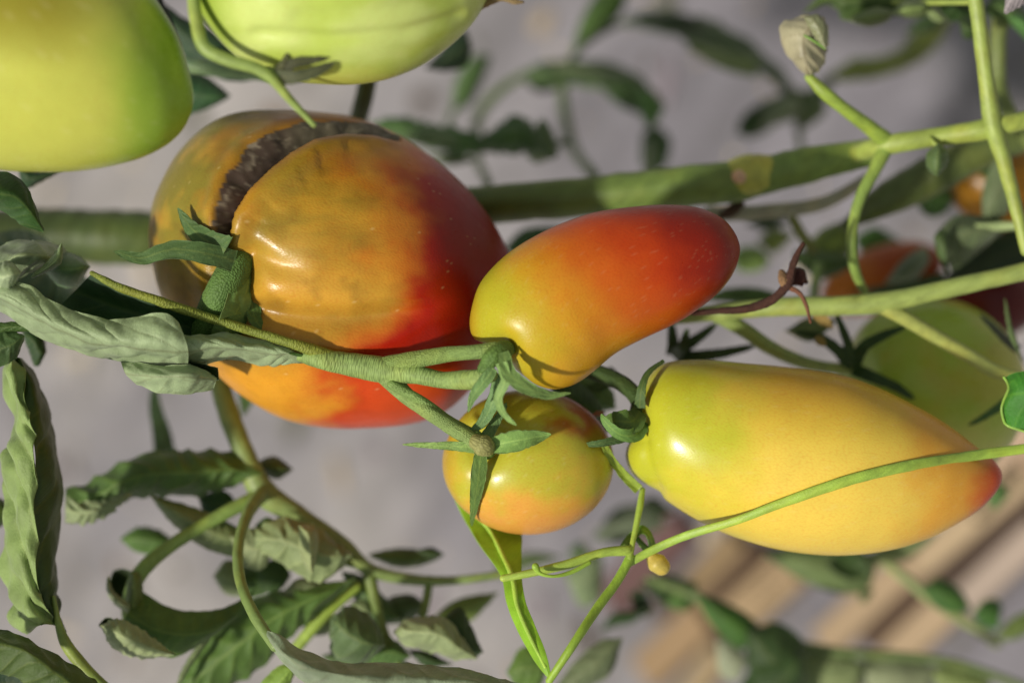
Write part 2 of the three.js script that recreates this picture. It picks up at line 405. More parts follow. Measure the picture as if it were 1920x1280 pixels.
slat(1715, 1075, 1950, 880, 58, '#a79275', 'long pale wooden slat pointing at the tip of the yellow tomato');
slat(1775, 1100, 1960, 940, 38, '#402f24', 'dark brown strip for the shaded gap beside the long pale slat, at the right');  // gap shadow beside the long board, laid in as a dark strip
slat(1820, 1130, 1970, 990, 56, '#a09084', 'greyish wooden slat nearest the right edge of the picture');
slat(1225, 1260, 1340, 1150, 74, '#907758', 'orange-brown wooden slat at the foot of the picture, lowest of the row');
slat(1285, 1335, 1370, 1215, 50, '#927f61', 'tan wooden slat cut by the bottom edge of the picture');
slat(1845, 975, 1985, 830, 34, '#a98f76', 'tan wooden slat at the right edge just below the tip of the yellow tomato');
slat(1830, 905, 1960, 800, 40, '#b39a84', 'pale pinkish slat highest at the right edge, beside the tomato tip');
slat(1440, 1120, 1560, 1000, 22, '#5a4636', 'thin dark strip for a shaded gap, half hidden behind the blurred leaves under the yellow tomato');  // dark strip in place of a shaded gap
slat(1245, 1150, 1330, 1070, 26, '#4a382c', 'thin dark strip for a shaded gap at the left end, above the orange-brown slat');  // another gap shadow laid in as a strip
slat(1160, 1130, 1300, 980, 74, '#5c4140', 'dark reddish slat seen below the small round tomato');

{                                                                     // crumbs of soil, straw and dead leaf strewn on the paving
  const n = 900, g = new THREE.DodecahedronGeometry(1, 0), m = new THREE.InstancedMesh(g, new THREE.MeshStandardMaterial({ roughness: 0.95 }), n), M4 = new THREE.Matrix4(), c = new THREE.Color();
  const a = onGround(-300, 640), b = onGround(2200, 640), mid = a.clone().lerp(b, 0.5);
  for (let i = 0; i < n; i++) {
    const s = 0.0015 + 0.006 * rnd() ** 3, k = 1 + 2.5 * rnd() ** 2;
    M4.compose(V(mid.x + (rnd() - 0.5) * 0.9, s * 0.35, mid.z + (rnd() - 0.5) * 1.4), new THREE.Quaternion().setFromEuler(new THREE.Euler(0, rnd() * 6.3, 0)), V(s * k, s * 0.5, s));
    m.setMatrixAt(i, M4);
    m.setColorAt(i, c.set(['#4a4038', '#6d5a48', '#9a8a72', '#b8aa94', '#5a5a4a', '#7a7078'][Math.floor(rnd() * 6)]));
  }
  m.name = 'litter'; m.userData = { kind: 'stuff', label: 'crumbs of soil and straw strewn over the paving' }; m.castShadow = m.receiveShadow = true;
  scene.add(m);
}

// ---------------------------------------------------------------- tomatoes
function splitBy(g, mask) {                                          // two geometries over the same points: unmasked and masked faces
  const a = [], b = [], ix = g.index.array;
  for (let i = 0; i < ix.length; i += 3) ((mask[ix[i]] + mask[ix[i + 1]] + mask[ix[i + 2]] > 1.5) ? b : a).push(ix[i], ix[i + 1], ix[i + 2]);
  return [a, b].map((l) => { const q = g.clone(); q.setIndex(l); return q; });
}
const SEP = { top: C('#7d9c55'), under: C('#8fa86c'), gain: 1 };
const SEPD = { top: C('#587544'), under: C('#587248'), gain: 1 };

// the big cracked one
{
  const W = -0.058;
  const t = thing('beefsteak_tomato', 'huge ribbed red and gold tomato with a brown cracked scar', 'tomato', [420, 520, -0.03]);
  const rims = [[283, 452], [286, 400, 290, 505], [304, 345, 306, 560], [340, 285, 345, 628], [390, 238, 398, 692], [440, 214, 450, 737], [510, 206, 525, 782], [590, 211, 605, 801], [670, 226, 685, 803], [745, 252, 765, 796], [805, 290, 832, 773], [862, 338, 885, 725], [910, 395, 925, 660], [945, 452, 950, 595], [964, 515]];
  const crack = [[414, 440, 14], [421, 392, 20], [446, 340, 26], [487, 297, 28], [530, 269, 25], [582, 249, 19], [645, 241, 14], [705, 246, 9], [750, 262, 3]];
  const fold = [[480, 590, 30], [560, 603, 32], [660, 606, 30], [770, 588, 24], [860, 560, 10]], fold2 = [[470, 470, 20], [520, 498, 22], [600, 512, 14]], fold3 = [[330, 420, 18], [335, 500, 22], [350, 570, 20]];
  const mask = [];
  const g0 = fruit(rims, {
    w: W, deep: 0.97, nu: 300, nv: 440,
    dent: (f) => {
      let h = 0.0006 * fbm(f.v.x * 40, f.v.y * 40, f.v.z * 40, 2);
      if (!f.front) return h;
      const [d, hw, , sd] = segDist(crack, f.x, f.y), q = d / hw, s = sd * q;                     // s > 0 on the side of the front lobe
      h -= 0.0085 * sm(s, -1.15, 0.65) * (1 - sm(s, 0.78, 1.2)) * sm(hw, 2, 18);
      h += 0.0035 * Math.exp(-(((s - 2) / 1.2) ** 2)) * sm(hw, 2, 20) + 0.0012 * Math.exp(-(((s + 1.4) / 0.6) ** 2)) * sm(hw, 2, 20);
      if (q < 1) h += (0.0026 * fbm(f.v.x * 130, f.v.y * 130, f.v.z * 130, 3) + 0.0001 * Math.sin(s * 9 + 8 * fbm(f.v.x * 70, f.v.y * 70, f.v.z * 70, 3))) * (1 - sm(q, 0.75, 1));
      const a = segDist(fold, f.x, f.y); h -= 0.005 * Math.exp(-((a[0] / (a[1] * 0.95)) ** 2)) * (1 - sm(a[2], 0.55, 1));
      h += 0.0016 * Math.exp(-(((f.y - 655) / 40) ** 2)) * (1 - sm(f.x, 620, 800)) * sm(f.x, 420, 520);
      const b = segDist(fold2, f.x, f.y); h -= 0.0022 * Math.exp(-((b[0] / b[1]) ** 2)) * (1 - sm(b[2], 0.4, 1));
      const c = segDist(fold3, f.x, f.y); h -= 0.0025 * Math.exp(-((c[0] / (c[1] * 1.3)) ** 2));
      h -= 0.008 * Math.exp(-(((f.x - 430) / 48) ** 2) - (((f.y - 520) / 62) ** 2));
      return h;
    },
    color: (f) => {
      const { x, y, v } = f, n1 = fbm(v.x * 45, v.y * 45, v.z * 45, 4), n2 = fbm(v.x * 30 + 9, v.y * 110, v.z * 60, 4), n3 = fbm(v.x * 160, v.y * 160, v.z * 160, 3);
      let c = mix(C('#c5922f'), C('#987829'), sm(n2 * 0.7 + n1 * 0.5, -0.25, 0.4));
      c = mix(c, C('#80782d'), (1 - sm(x + 110 * n1, 400, 600)) * (1 - sm(y, 430, 620)) * 0.95);
      c = mix(c, C('#8a7a30'), Math.exp(-(((x - 560) / 130) ** 2) - (((y - 400) / 90) ** 2)) * (0.4 + n2));
      c = mix(c, C('#6d5426'), (1 - sm(y + 50 * n1, 205, 245)) * 0.6);
      c = mix(c, C('#c8b070'), Math.exp(-(((x - 545) / 40) ** 2) - (((y - 490) / 40) ** 2)) * 0.35);                        // pale sheen painted on the front lobe, beside the olive shoulder lobe
      c = mix(c, C('#c77d22'), sm(n1, 0.02, 0.4) * 0.4);
      c = mix(c, C('#e2a93f'), Math.exp(-(((x - 590) / 120) ** 2) - (((y - 560) / 60) ** 2)) * 0.55);
      c = mix(c, C('#8d7030'), Math.exp(-((segDist(fold, x, y)[0] / 34) ** 2)) * 0.5);  // darker band along the fold paints in the shade of the crease
      c = mix(c, C('#775722'), sm(fbm(v.x * 75 + 5, v.y * 75, v.z * 75, 4), 0.06, 0.4) * 0.42);
      c = mix(c, C('#d9a63c'), sm(fbm(v.x * 60 + 15, v.y * 60, v.z * 60, 4), 0.06, 0.42) * 0.35);
      const edge = y < 560 ? 795 - 40 * sm(y, 250, 330) + 30 * sm(y, 330, 430) : 795 - 190 * sm(y, 560, 690);
      c = mix(c, C('#c9651c'), sm(x - edge + 130 * n1, -120, 20) * 0.8);
      const red = sm(x - edge + 110 * n1 + 60 * n2, -35, 55);
      c = mix(c, C('#a91e0b'), red);
      c = mix(c, C('#e0561d'), sm(y, 640, 720) * sm(x + 150 * n1, 560, 690) * 0.7);
      c = mix(c, C('#e6a02b'), sm(y, 655, 720) * (1 - sm(x + 170 * n1, 520, 660)) * 0.75);
      c = mix(c, C('#6a0f09'), sm(x, 740, 880) * (1 - sm(y, 420, 620)) * 0.7);  // upper right side darkened in the skin colour for its shade
      const [d, hw, at, sd] = segDist(crack, x, y), q = d / hw + 0.5 * n1 + 0.3 * fbm(v.x * 110, v.y * 110, v.z * 110, 2);
      if (f.front) c = mix(c, C('#9a5a20'), (1 - sm(q + n1, 1.0, 2.2)) * 0.45);
      mask[f.i] = f.front && q < 0.98 && hw > 3 ? 1 : 0;
      if (mask[f.i]) {
        const u = f.q, s = fbm(u.x * 320, u.y * 320, u.z * 320, 4), st = fbm((u.x + u.y) * 260, (u.y - u.x) * 700, u.z * 500, 3), side = sd * q;
        c = mix(mix(C('#4f4139'), C('#211814'), sm(side + 0.8 * s, -0.6, 0.6)), C('#4c2f24'), sm(n1, 0.1, 0.3) * 0.6);
        c = mix(c, C('#cdbfa8'), sm(s + 0.4 * st - 0.1 * side, 0.08, 0.45) * 0.4 * (1 - sm(side, -0.1, 0.5)));
        c = mix(c, C('#6f6d58'), 0.55 * sm(at, 0.45, 0.65));
      } else c = mul(c, 1 + 0.16 * n3);
      if (!mask[f.i] && nz(v.x * 1100, v.y * 1100, v.z * 1100) > 0.68) c = mix(c, C('#efd9a0'), 0.25);                        // pale dots on the skin
      return c;
    },
  });
  const [skin, scar] = splitBy(g0, mask);
  const body = add(t, 'skin', skin, M.skin);
  add(t, 'scar', scar, M.scar, 'rough dark brown crack in the tomato shoulder', body);
  const st = add(t, 'stalk', stem([[456, 466, -0.0215, 24], [444, 498, -0.0125, 29], [414, 548, -0.0095, 29], [390, 600, -0.0145, 27], [376, 660, -0.0205, 24]], C('#5d7c3f'), { rad: 20 }), M.down);
  add(t, 'calyx', sheet([[[462, 445, -0.0260], [486, 490, -0.0230], [488, 545, -0.0210], [470, 590, -0.0170]], [[428, 440, -0.0190], [462, 478, -0.0130], [462, 540, -0.0110], [440, 590, -0.0070]], [[390, 450, -0.0130], [425, 490, -0.0070], [428, 545, -0.0050], [410, 600, -0.0010]]], { ...SEP, veins: 5, top: C('#7a9a50') }), M.sepal);
  add(t, 'sepal', blade([[422, 470, -0.0050], [385, 450, -0.0090], [356, 425, -0.0130], [333, 390, -0.0150]], 30, { ...SEPD, shape: (s) => (1 - s) ** 0.75 + 0.03, lean: 0.15 }), M.sepal);
  add(t, 'sepal', blade([[440, 490, -0.0070], [385, 476, -0.0030], [320, 468, -0.0030], [262, 484, -0.0040], [212, 471, -0.0050]], 21, { ...SEPD, shape: (s) => 1.1 * (1 - s) ** 0.5 * (s < 0.1 ? 0.9 : 1) + 0.03, lean: -0.4 }), M.sepal);
  add(t, 'sepal', blade([[458, 530, -0.0140], [472, 570, -0.0130], [482, 605, -0.0120], [515, 632, -0.0140]], 21, { top: C('#57793a'), under: C('#6e8a4c'), shape: (s) => (1 - s) ** 0.6 + 0.04, lean: 0.5 }), M.sepal);
  add(t, 'sepal', blade([[452, 515, -0.0150], [438, 555, -0.0070], [428, 605, -0.0090], [425, 640, -0.0130]], 42, { top: C('#86a65c'), under: C('#7f9a5c'), gain: 1, shape: (s) => 0.25 + 0.7 * sm(s, 0, 0.35) - 0.2 * s, lean: 0.35, lift: -0.004 }), M.sepal);
  fuzz(t, st.geometry, 520, 0.0014);
}

// the long one in front
{
  const rims = [[927, 662], [886, 634, 966, 694], [885, 575, 1002, 719], [904, 525, 1040, 729], [940, 485, 1078, 720], [990, 450, 1112, 697], [1050, 420, 1152, 664], [1120, 397, 1205, 636], [1200, 386, 1262, 609], [1260, 384, 1305, 582], [1310, 390, 1340, 555], [1350, 407, 1366, 525], [1377, 435, 1383, 490], [1387, 463]];
  const t = thing('long_tomato', 'long orange-red tomato in front, yellow at its stalk end, overlapping the huge cracked tomato', 'tomato', [935, 665, 0]);
  add(t, 'skin', fruit(rims, {
    w: -0.010, w1: -0.016, nu: 180, nv: 220,
    dent: (f) => -0.0035 * Math.exp(-(((f.x - 935) / 34) ** 2) - (((f.y - 660) / 30) ** 2)) + 0.0004 * fbm(f.v.x * 50, f.v.y * 50, f.v.z * 50, 2),
    color: (f) => {
      const { x, y, v } = f, n = fbm(v.x * 60, v.y * 60, v.z * 60, 4), s = ((x - 930) * 0.907 - (y - 660) * 0.42) / 480, up = ((640 - y) * 0.9 - (x - 960) * -0.0) / 250;
      let c = mix(C('#aea92c'), C('#cc9827'), sm(s + 0.15 * n + 0.12 * (0.3 - up), 0.03, 0.36));
      c = mix(c, C('#c2661a'), sm(s + 0.15 * n + 0.22 * (up - 0.5), 0.14, 0.5));
      c = mix(c, C('#b63a0e'), sm(s + 0.14 * n + 0.26 * (up - 0.5), 0.3, 0.8));
      c = mix(c, C('#8c1d08'), sm(s + 0.2 * n + 0.2 * (up - 0.6), 0.62, 0.95));
      c = mix(c, C('#b8891f'), (1 - sm(x, 880, 905)) * 0.5);
      return flecks(c, v, 0.05);
    },
  }), M.skin);
  add(t, 'calyx', stem([[908, 690, 0.009, 13], [926, 668, 0.010, 18], [946, 656, 0.007, 18], [956, 654, 0.003, 12]], C('#5c7a3c'), { rad: 18, rough: 0.08 }), M.down);
  add(t, 'sepal', blade([[944, 660, 0.012], [955, 700, 0.016], [985, 725, 0.016], [1030, 741, 0.013], [1070, 737, 0.011]], 14, { ...SEP, top: C('#83a45c'), shape: (s) => Math.sin(Math.PI * (0.25 + 0.74 * s)) + 0.03, lean: 0.4, scallop: 0.2 }), M.sepal);
  add(t, 'sepal', blade([[940, 680, 0.014], [948, 712, 0.016], [934, 745, 0.015], [944, 775, 0.013], [968, 797, 0.011]], 11, { ...SEP, top: C('#8db066'), shape: (s) => (1 - s) ** 0.45 + 0.05, lean: -0.3 }), M.sepal);
  add(t, 'sepal', blade([[925, 690, 0.011], [903, 720, 0.011], [886, 745, 0.008], [877, 772, 0.005]], 12, { ...SEP, top: C('#7b9e60'), shape: (s) => Math.sin(Math.PI * (0.3 + 0.68 * s)), lean: 0.4 }), M.sepal);
  add(t, 'sepal', blade([[935, 700, 0.002], [927, 745, -0.002], [905, 790, -0.003], [880, 812, -0.003]], 13, { ...SEP, top: C('#74985f'), shape: (s) => Math.sin(Math.PI * (0.3 + 0.6 * s)), lean: -0.3 }), M.sepal);
}

// the small round one
{
  const t = thing('small_tomato', 'small round yellow-orange tomato under the long one, with open green sepals', 'tomato', [905, 832, -0.006]);
  add(t, 'skin', fruit(ball(990, 866, 161, 136, 12), {
    w: -0.031, nu: 130, nv: 160,
    dent: (f) => f.front ? -0.0045 * Math.exp(-(((f.x - 905) / 40) ** 2) - (((f.y - 832) / 36) ** 2)) - 0.0012 * Math.exp(-(((f.x - 890) / 18) ** 2) - (((f.y - 900) / 60) ** 2)) - 0.0012 * Math.exp(-(((f.y - 815) / 18) ** 2)) * sm(f.x, 900, 940) * (1 - sm(f.x, 990, 1060)) : 0,
    color: (f) => {
      const { x, y, v } = f, n = fbm(v.x * 70, v.y * 70, v.z * 70, 4);
      let c = mix(C('#b3b038'), C('#d3a83f'), sm(y + 130 * n + 0.1 * (x - 990), 860, 980));
      c = mix(c, C('#dd9a4a'), sm(y + 110 * n, 900, 1000) * 0.9);
      c = mix(c, C('#a4581c'), sm(x + 150 * n, 1010, 1080) * (1 - sm(y + 60 * n, 790, 850)));
      c = mix(c, C('#8d8a2e'), (1 - sm(y, 740, 800)) * (1 - sm(x, 980, 1040)) * 0.7);
      c = mix(c, C('#b9922c'), (1 - sm(x, 830, 870)) * 0.7);
      return flecks(c, v, 0.1);
    },
  }), M.skinFine);
  add(t, 'calyx', stem([[912, 842, -0.009, 20], [902, 830, -0.004, 17], [893, 818, -0.002, 13]], C('#5f7f38'), { rad: 16 }), M.down);
  const s1 = blade([[912, 838, -0.002], [880, 838, 0], [830, 836, 0.001], [755, 833, 0.001]], 13, { ...SEP, top: C('#8fb062'), shape: (s) => (1 - s) ** 0.55 + 0.03, lean: 0.3 });
  add(t, 'sepal', s1, M.sepal);
  fuzz(t, s1, 90, 0.001);
  add(t, 'sepal', blade([[908, 840, -0.003], [945, 830, -0.001], [990, 822, -0.001], [1033, 814, -0.004]], 21, { ...SEP, scallop: 0.2, top: C('#8ab060'), shape: (s) => Math.sin(Math.PI * (0.14 + 0.84 * s)), lift: 0.002 }), M.sepal);
  add(t, 'sepal', blade([[902, 842, -0.005], [898, 880, -0.0065], [893, 920, -0.0095], [884, 985, -0.022]], 15, { ...SEP, top: C('#6d8c46'), shape: (s) => Math.sin(Math.PI * (0.2 + 0.78 * s)) ** 0.8, lean: 0.3 }), M.sepal);
  add(t, 'sepal', blade([[908, 825, -0.003], [930, 790, -0.006], [950, 755, -0.008]], 12, { ...SEP, top: C('#74985f'), shape: (s) => (1 - s) ** 0.5 + 0.05 }), M.sepal);
}

// the yellow one
{
  const rims = [[1178, 812], [1190, 768, 1171, 850], [1200, 736, 1184, 886], [1218, 702, 1214, 912], [1250, 680, 1254, 942], [1310, 675, 1310, 975], [1400, 681, 1385, 1008], [1500, 690, 1470, 1031], [1580, 703, 1560, 1040], [1650, 727, 1650, 1034], [1720, 762, 1730, 1012], [1782, 800, 1800, 977], [1828, 834, 1845, 945], [1862, 861, 1872, 914], [1878, 888]];
  const t = thing('yellow_tomato', 'large pear-shaped yellow tomato with a greenish shoulder and an orange tip', 'tomato', [1200, 790, -0.03]);
  add(t, 'skin', fruit(rims, {
    w: -0.032, nu: 190, nv: 220, deep: 0.95,
    dent: (f) => -0.003 * Math.exp(-(((f.x - 1185) / 32) ** 2) - (((f.y - 795) / 40) ** 2)) - 0.0012 * Math.exp(-((segDist([[1205, 830, 1], [1215, 880, 1], [1235, 925, 1]], f.x, f.y)[0] / 12) ** 2)) + 0.0005 * fbm(f.v.x * 35, f.v.y * 35, f.v.z * 35, 2),
    color: (f) => {
      const { x, y, v } = f, n = fbm(v.x * 45, v.y * 45, v.z * 45, 4);
      let c = mix(C('#b5b832'), C('#dcc24a'), sm(x + 220 * n + 0.2 * (y - 850), 1220, 1520));
      c = mix(c, C('#e2c456'), sm(x + 100 * n, 1400, 1500) * sm(y, 760, 900));
      c = mix(c, C('#cf9a2c'), sm(x + 0.5 * (850 - y) + 120 * n, 1380, 1560) * (1 - sm(y, 700, 860)) * 0.8);  // upper side browned: its shade is put into the skin colour
      c = mix(c, C('#dd9a35'), sm(x + 120 * n, 1640, 1800) * 0.8);
      c = mix(c, C('#cf4b18'), sm(x + 40 * n + 0.2 * (y - 890), 1815, 1870));
      if (Math.hypot(x - 1495, y - 813) < 3.2) c = C('#4a3510');
      return flecks(c, v, 0.06);
    },
  }), M.skinFine);
  add(t, 'stalk', stem([[1085, 690, -0.045, 14], [1130, 702, -0.04, 15], [1172, 722, -0.034, 15], [1198, 752, -0.028, 16], [1200, 790, -0.028, 22]], C('#42592c'), { ribs: 0.12 }), M.down);
  add(t, 'sepal', blade([[1202, 790, -0.018], [1196, 812, -0.014], [1165, 815, -0.01], [1140, 795, -0.01], [1128, 776, -0.011]], 15, { ...SEP, top: C('#668c44'), shape: (s) => (1 - s) ** 0.5 + 0.08, lean: 0.5 }), M.sepal);
  add(t, 'sepal', blade([[1200, 770, -0.02], [1185, 790, -0.014], [1160, 790, -0.013], [1130, 790, -0.018]], 24, { ...SEPD, top: C('#5a7838'), shape: (s) => Math.sin(Math.PI * (0.2 + 0.7 * s)), lean: -0.4 }), M.sepal);
  add(t, 'sepal', blade([[1190, 815, -0.02], [1150, 826, -0.016], [1118, 832, -0.014], [1092, 834, -0.014]], 9, { ...SEPD, shape: (s) => (1 - s) ** 0.4 + 0.05 }), M.sepal);
  add(t, 'sepal', blade([[1132, 832, -0.016], [1145, 858, -0.022], [1170, 890, -0.026], [1198, 918, -0.028]], 10, { top: C('#9db544'), under: C('#8aa640'), shape: (s) => 0.65 + 0.35 * s, lift: 0.001 }), M.petal);
  add(t, 'sepal', blade([[1200, 765, -0.018], [1203, 730, -0.016], [1215, 700, -0.018], [1245, 676, -0.022]], 10, { ...SEPD, top: C('#4c6236'), shape: (s) => 1.1 - 0.8 * s, lean: 0.6 }), M.sepal);
}

// the pale green ones at the top
{
  const rims = [[361, 184], [352, 128, 352, 222], [335, 72, 330, 254], [310, 26, 300, 277], [270, -28, 240, 302], [200, -80, 160, 318], [100, -120, 80, 322], [0, -140, -20, 316], [-100, -120, -110, 290], [-180, -50, -190, 220], [-220, 80]];
  const t = thing('green_tomato', 'unripe yellow-green tomato cut by the top left corner, nearest the viewer', 'tomato', [60, 100, 0.05]);
  add(t, 'skin', fruit(rims, {
    w: 0.028, nu: 100, nv: 120, deep: 0.9,
    color: (f) => {
      const { x, y, v } = f, n = fbm(v.x * 30, v.y * 30, v.z * 30, 3);
      let c = mix(C('#c2c65a'), C('#94b63a'), sm(x + 120 * n, 150, 330));
      c = mix(c, C('#98902f'), (1 - sm(y + 60 * n, 10, 150)) * (1 - sm(x, 80, 240)) * 0.9);  // top of the fruit painted darker, as if shaded
      return flecks(c, v, 0.1);
    },
  }), M.skinFine);
}
{
  const up = (y) => -84 - y;
  const rims = [[332, -42], [345, up(-22), 345, -22], [368, up(25), 368, 25], [395, up(60), 395, 60], [430, up(96), 430, 96], [480, up(130), 480, 130], [540, up(150), 540, 150], [600, up(156), 600, 156], [660, up(157), 660, 157], [720, up(148), 720, 148], [780, up(126), 780, 126], [830, up(95), 830, 95], [880, up(50), 880, 50], [907, up(10), 907, 10], [925, -42]];
  const t = thing('green_tomato', 'unripe pale green tomato cut by the top edge, with dark dry sepals lying on it', 'tomato', [520, 120, 0.03]);
  add(t, 'skin', fruit(rims, {
    w: 0.022, nu: 110, nv: 140,
    dent: (f) => -0.0014 * Math.exp(-((segDist([[480, 62, 1], [620, 72, 1], [760, 60, 1], [860, 30, 1]], f.x, f.y)[0] / 11) ** 2)) - 0.001 * Math.exp(-((segDist([[560, 30, 1], [700, 25, 1], [850, -10, 1]], f.x, f.y)[0] / 16) ** 2)),
    color: (f) => {
      const { x, y, v } = f, n = fbm(v.x * 40, v.y * 40, v.z * 40, 3), st = fbm(v.x * 12, v.y * 120, v.z * 60, 3);
      let c = mix(C('#b2c65c'), C('#c4d47c'), sm(n + st + 0.2, -0.1, 0.4));
      c = mix(c, C('#98b045'), (1 - sm(x + 60 * n, 380, 470)) * 0.9);
      c = mix(c, C('#bdc24c'), sm(y + 60 * n, 110, 150) * 0.6);
      return flecks(c, v, 0.1);
    },
  }), M.skinFine);
  add(t, 'stalk', stem([[372, -150, 0.0385, 13], [362, -20, 0.0385, 12], [368, 40, 0.0405, 12], [382, 88, 0.0425, 12], [425, 112, 0.0425, 12], [480, 128, 0.0415, 11], [510, 148, 0.0405, 10], [545, 188, 0.0375, 8], [588, 234, 0.0345, 5]], C('#93a95a'), {}), M.stem);
  add(t, 'calyx', stem([[500, 132, 0.0365, 9], [524, 138, 0.0385, 12], [535, 142, 0.0375, 9]], C('#77865c'), {}), M.stem);
  add(t, 'sepal', blade([[515, 142, 0.0395], [528, 120, 0.0405], [540, 98, 0.0405], [544, 74, 0.0395]], 6, { top: C('#55543d'), under: C('#55543d'), shape: (s) => (1 - s) ** 0.6 + 0.08 }), M.leaf);
  add(t, 'sepal', blade([[520, 132, 0.0395], [555, 117, 0.0415], [585, 112, 0.0415], [620, 105, 0.0405]], 11, { top: C('#4b4a42'), under: C('#4b4a42'), shape: (s) => (1 - s) ** 0.5 + 0.03, lean: 0.5 }), M.leaf);
  add(t, 'sepal', blade([[515, 145, 0.0395], [550, 145, 0.0415], [590, 135, 0.0415], [627, 118, 0.0405]], 15, { top: C('#4f5140'), under: C('#4b4a42'), shape: (s) => (1 - s) ** 0.4 + 0.03, lean: -0.4 }), M.leaf);
  add(t, 'sepal', blade([[720, -30, 0.0355], [718, 0, 0.0365], [714, 27, 0.0365]], 7, { top: C('#5d6a4c'), under: C('#4b4a42'), shape: (s) => (1 - s) ** 0.6 + 0.05 }), M.leaf);
  add(t, 'dry_flower_end', stem([[898, 14, 0.0200, 7], [915, 3, 0.0210, 9], [940, -3, 0.0220, 6], [965, 3, 0.0220, 6], [980, 4, 0.0220, 3]], C('#8f7a58'), { rough: 0.35 }), M.dry);
}

// the ones further back
{
  const t = thing('green_tomato', 'round green tomato behind the yellow one, with dark starry sepals', 'tomato', [1598, 688, -0.085]);
  add(t, 'skin', fruit(ball(1745, 735, 176, 178, 12), {
    w: -0.108, nu: 90, nv: 110,
    dent: (f) => f.front ? -0.004 * Math.exp(-(((f.x - 1600) / 40) ** 2) - (((f.y - 690) / 40) ** 2)) : 0,
    color: (f) => { const n = fbm(f.v.x * 40, f.v.y * 40, f.v.z * 40, 3); return mix(mix(C('#a3bd46'), C('#b0b448'), sm(n, -0.15, 0.2)), C('#c4c86c'), sm(f.y + 60 * n, 750, 850) * 0.8); },
  }), M.skinFine);
  for (const [pts, hw] of [[[[1598, 690, -0.08], [1570, 655, -0.075], [1535, 632, -0.073], [1492, 622, -0.072]], 13], [[[1598, 690, -0.08], [1592, 650, -0.074], [1580, 615, -0.072], [1568, 588, -0.072]], 11], [[[1600, 688, -0.08], [1620, 650, -0.074], [1655, 630, -0.072], [1700, 612, -0.074]], 13], [[[1600, 692, -0.08], [1640, 708, -0.073], [1680, 725, -0.072], [1715, 748, -0.073]], 13]])
    add(t, 'sepal', blade(pts, hw, { top: C('#30492a'), under: C('#3a5230'), shape: (s) => (1 - s) ** 0.45 + 0.06, lean: 0.3 }), M.leaf);
}
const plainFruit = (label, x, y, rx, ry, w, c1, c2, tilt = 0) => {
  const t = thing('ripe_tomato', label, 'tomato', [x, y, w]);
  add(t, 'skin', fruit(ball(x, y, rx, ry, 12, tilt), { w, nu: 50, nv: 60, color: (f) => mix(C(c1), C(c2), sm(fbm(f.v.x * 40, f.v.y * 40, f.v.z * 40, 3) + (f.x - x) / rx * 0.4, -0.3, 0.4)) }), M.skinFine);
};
plainFruit('blurred orange-red tomato behind the leaf right of the long tomato', 1655, 522, 120, 60, -0.2, '#c0701f', '#a54c18', -0.35);
plainFruit('blurred amber tomato behind the pale leaf at the right', 1885, 345, 125, 88, -0.17, '#a0701a', '#94581a', 0.4);
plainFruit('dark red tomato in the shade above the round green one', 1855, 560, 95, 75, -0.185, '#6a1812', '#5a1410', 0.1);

// ---------------------------------------------------------------- stems and leaves
const S = { dark: C('#4c5a2c'), mid: C('#6f8440'), light: C('#9aac55'), lime: C('#97a850') };
const PALE = { top: G.under, under: G.top };                          // a leaf that shows its underside
// main vine behind
{
  const t = thing('tomato_vine', 'thick main stem of the tomato plant crossing behind the big and long tomatoes', 'plant stem', [1400, 338, -0.14]);
  add(t, 'stem', stem([[-120, 460, -0.14, 54], [80, 440, -0.14, 52], [180, 444, -0.14, 51], [280, 446, -0.14, 49], [600, 425, -0.15, 44], [900, 386, -0.098, 39], [1100, 368, -0.086, 37], [1250, 352, -0.083, 37], [1390, 338, -0.082, 38], [1500, 312, -0.08, 33], [1640, 284, -0.076, 26]], C('#35421f'), { rad: 24, seg: 120, ribs: 0.012, col2: C('#7c9648') }), M.stem);  // colour darkened towards the left end to stand for its shade
  add(t, 'node_scar', stem([[1374, 333, -0.0765, 9], [1388, 330, -0.0748, 15], [1400, 328, -0.0765, 10]], C('#d8b296'), { rough: 0.2 }), M.stem, 'pale round scar on the stem');
  add(t, 'node', stem([[1372, 335, -0.082, 34], [1400, 329, -0.0805, 40], [1424, 325, -0.0805, 38], [1455, 320, -0.081, 31]], C('#b5b654'), { rad: 20 }), M.stem);
  add(t, 'side_stem', stem([[1585, 422, -0.11, 10], [1650, 380, -0.11, 28], [1720, 344, -0.11, 36], [1800, 302, -0.11, 36], [1930, 250, -0.11, 30]], C('#5a6836'), { rad: 18 }), M.stem);
  add(t, 'pale_stem', stem([[1330, 402, -0.1, 15], [1440, 396, -0.1, 14], [1545, 380, -0.1, 13], [1640, 326, -0.1, 10]], C('#a9a793'), {}), M.stem);
  add(t, 'leaf_stalk', stem([[695, 120, -0.09, 15], [683, 180, -0.1, 17], [664, 250, -0.12, 19]], C('#4a5a30'), {}), M.stem);
}
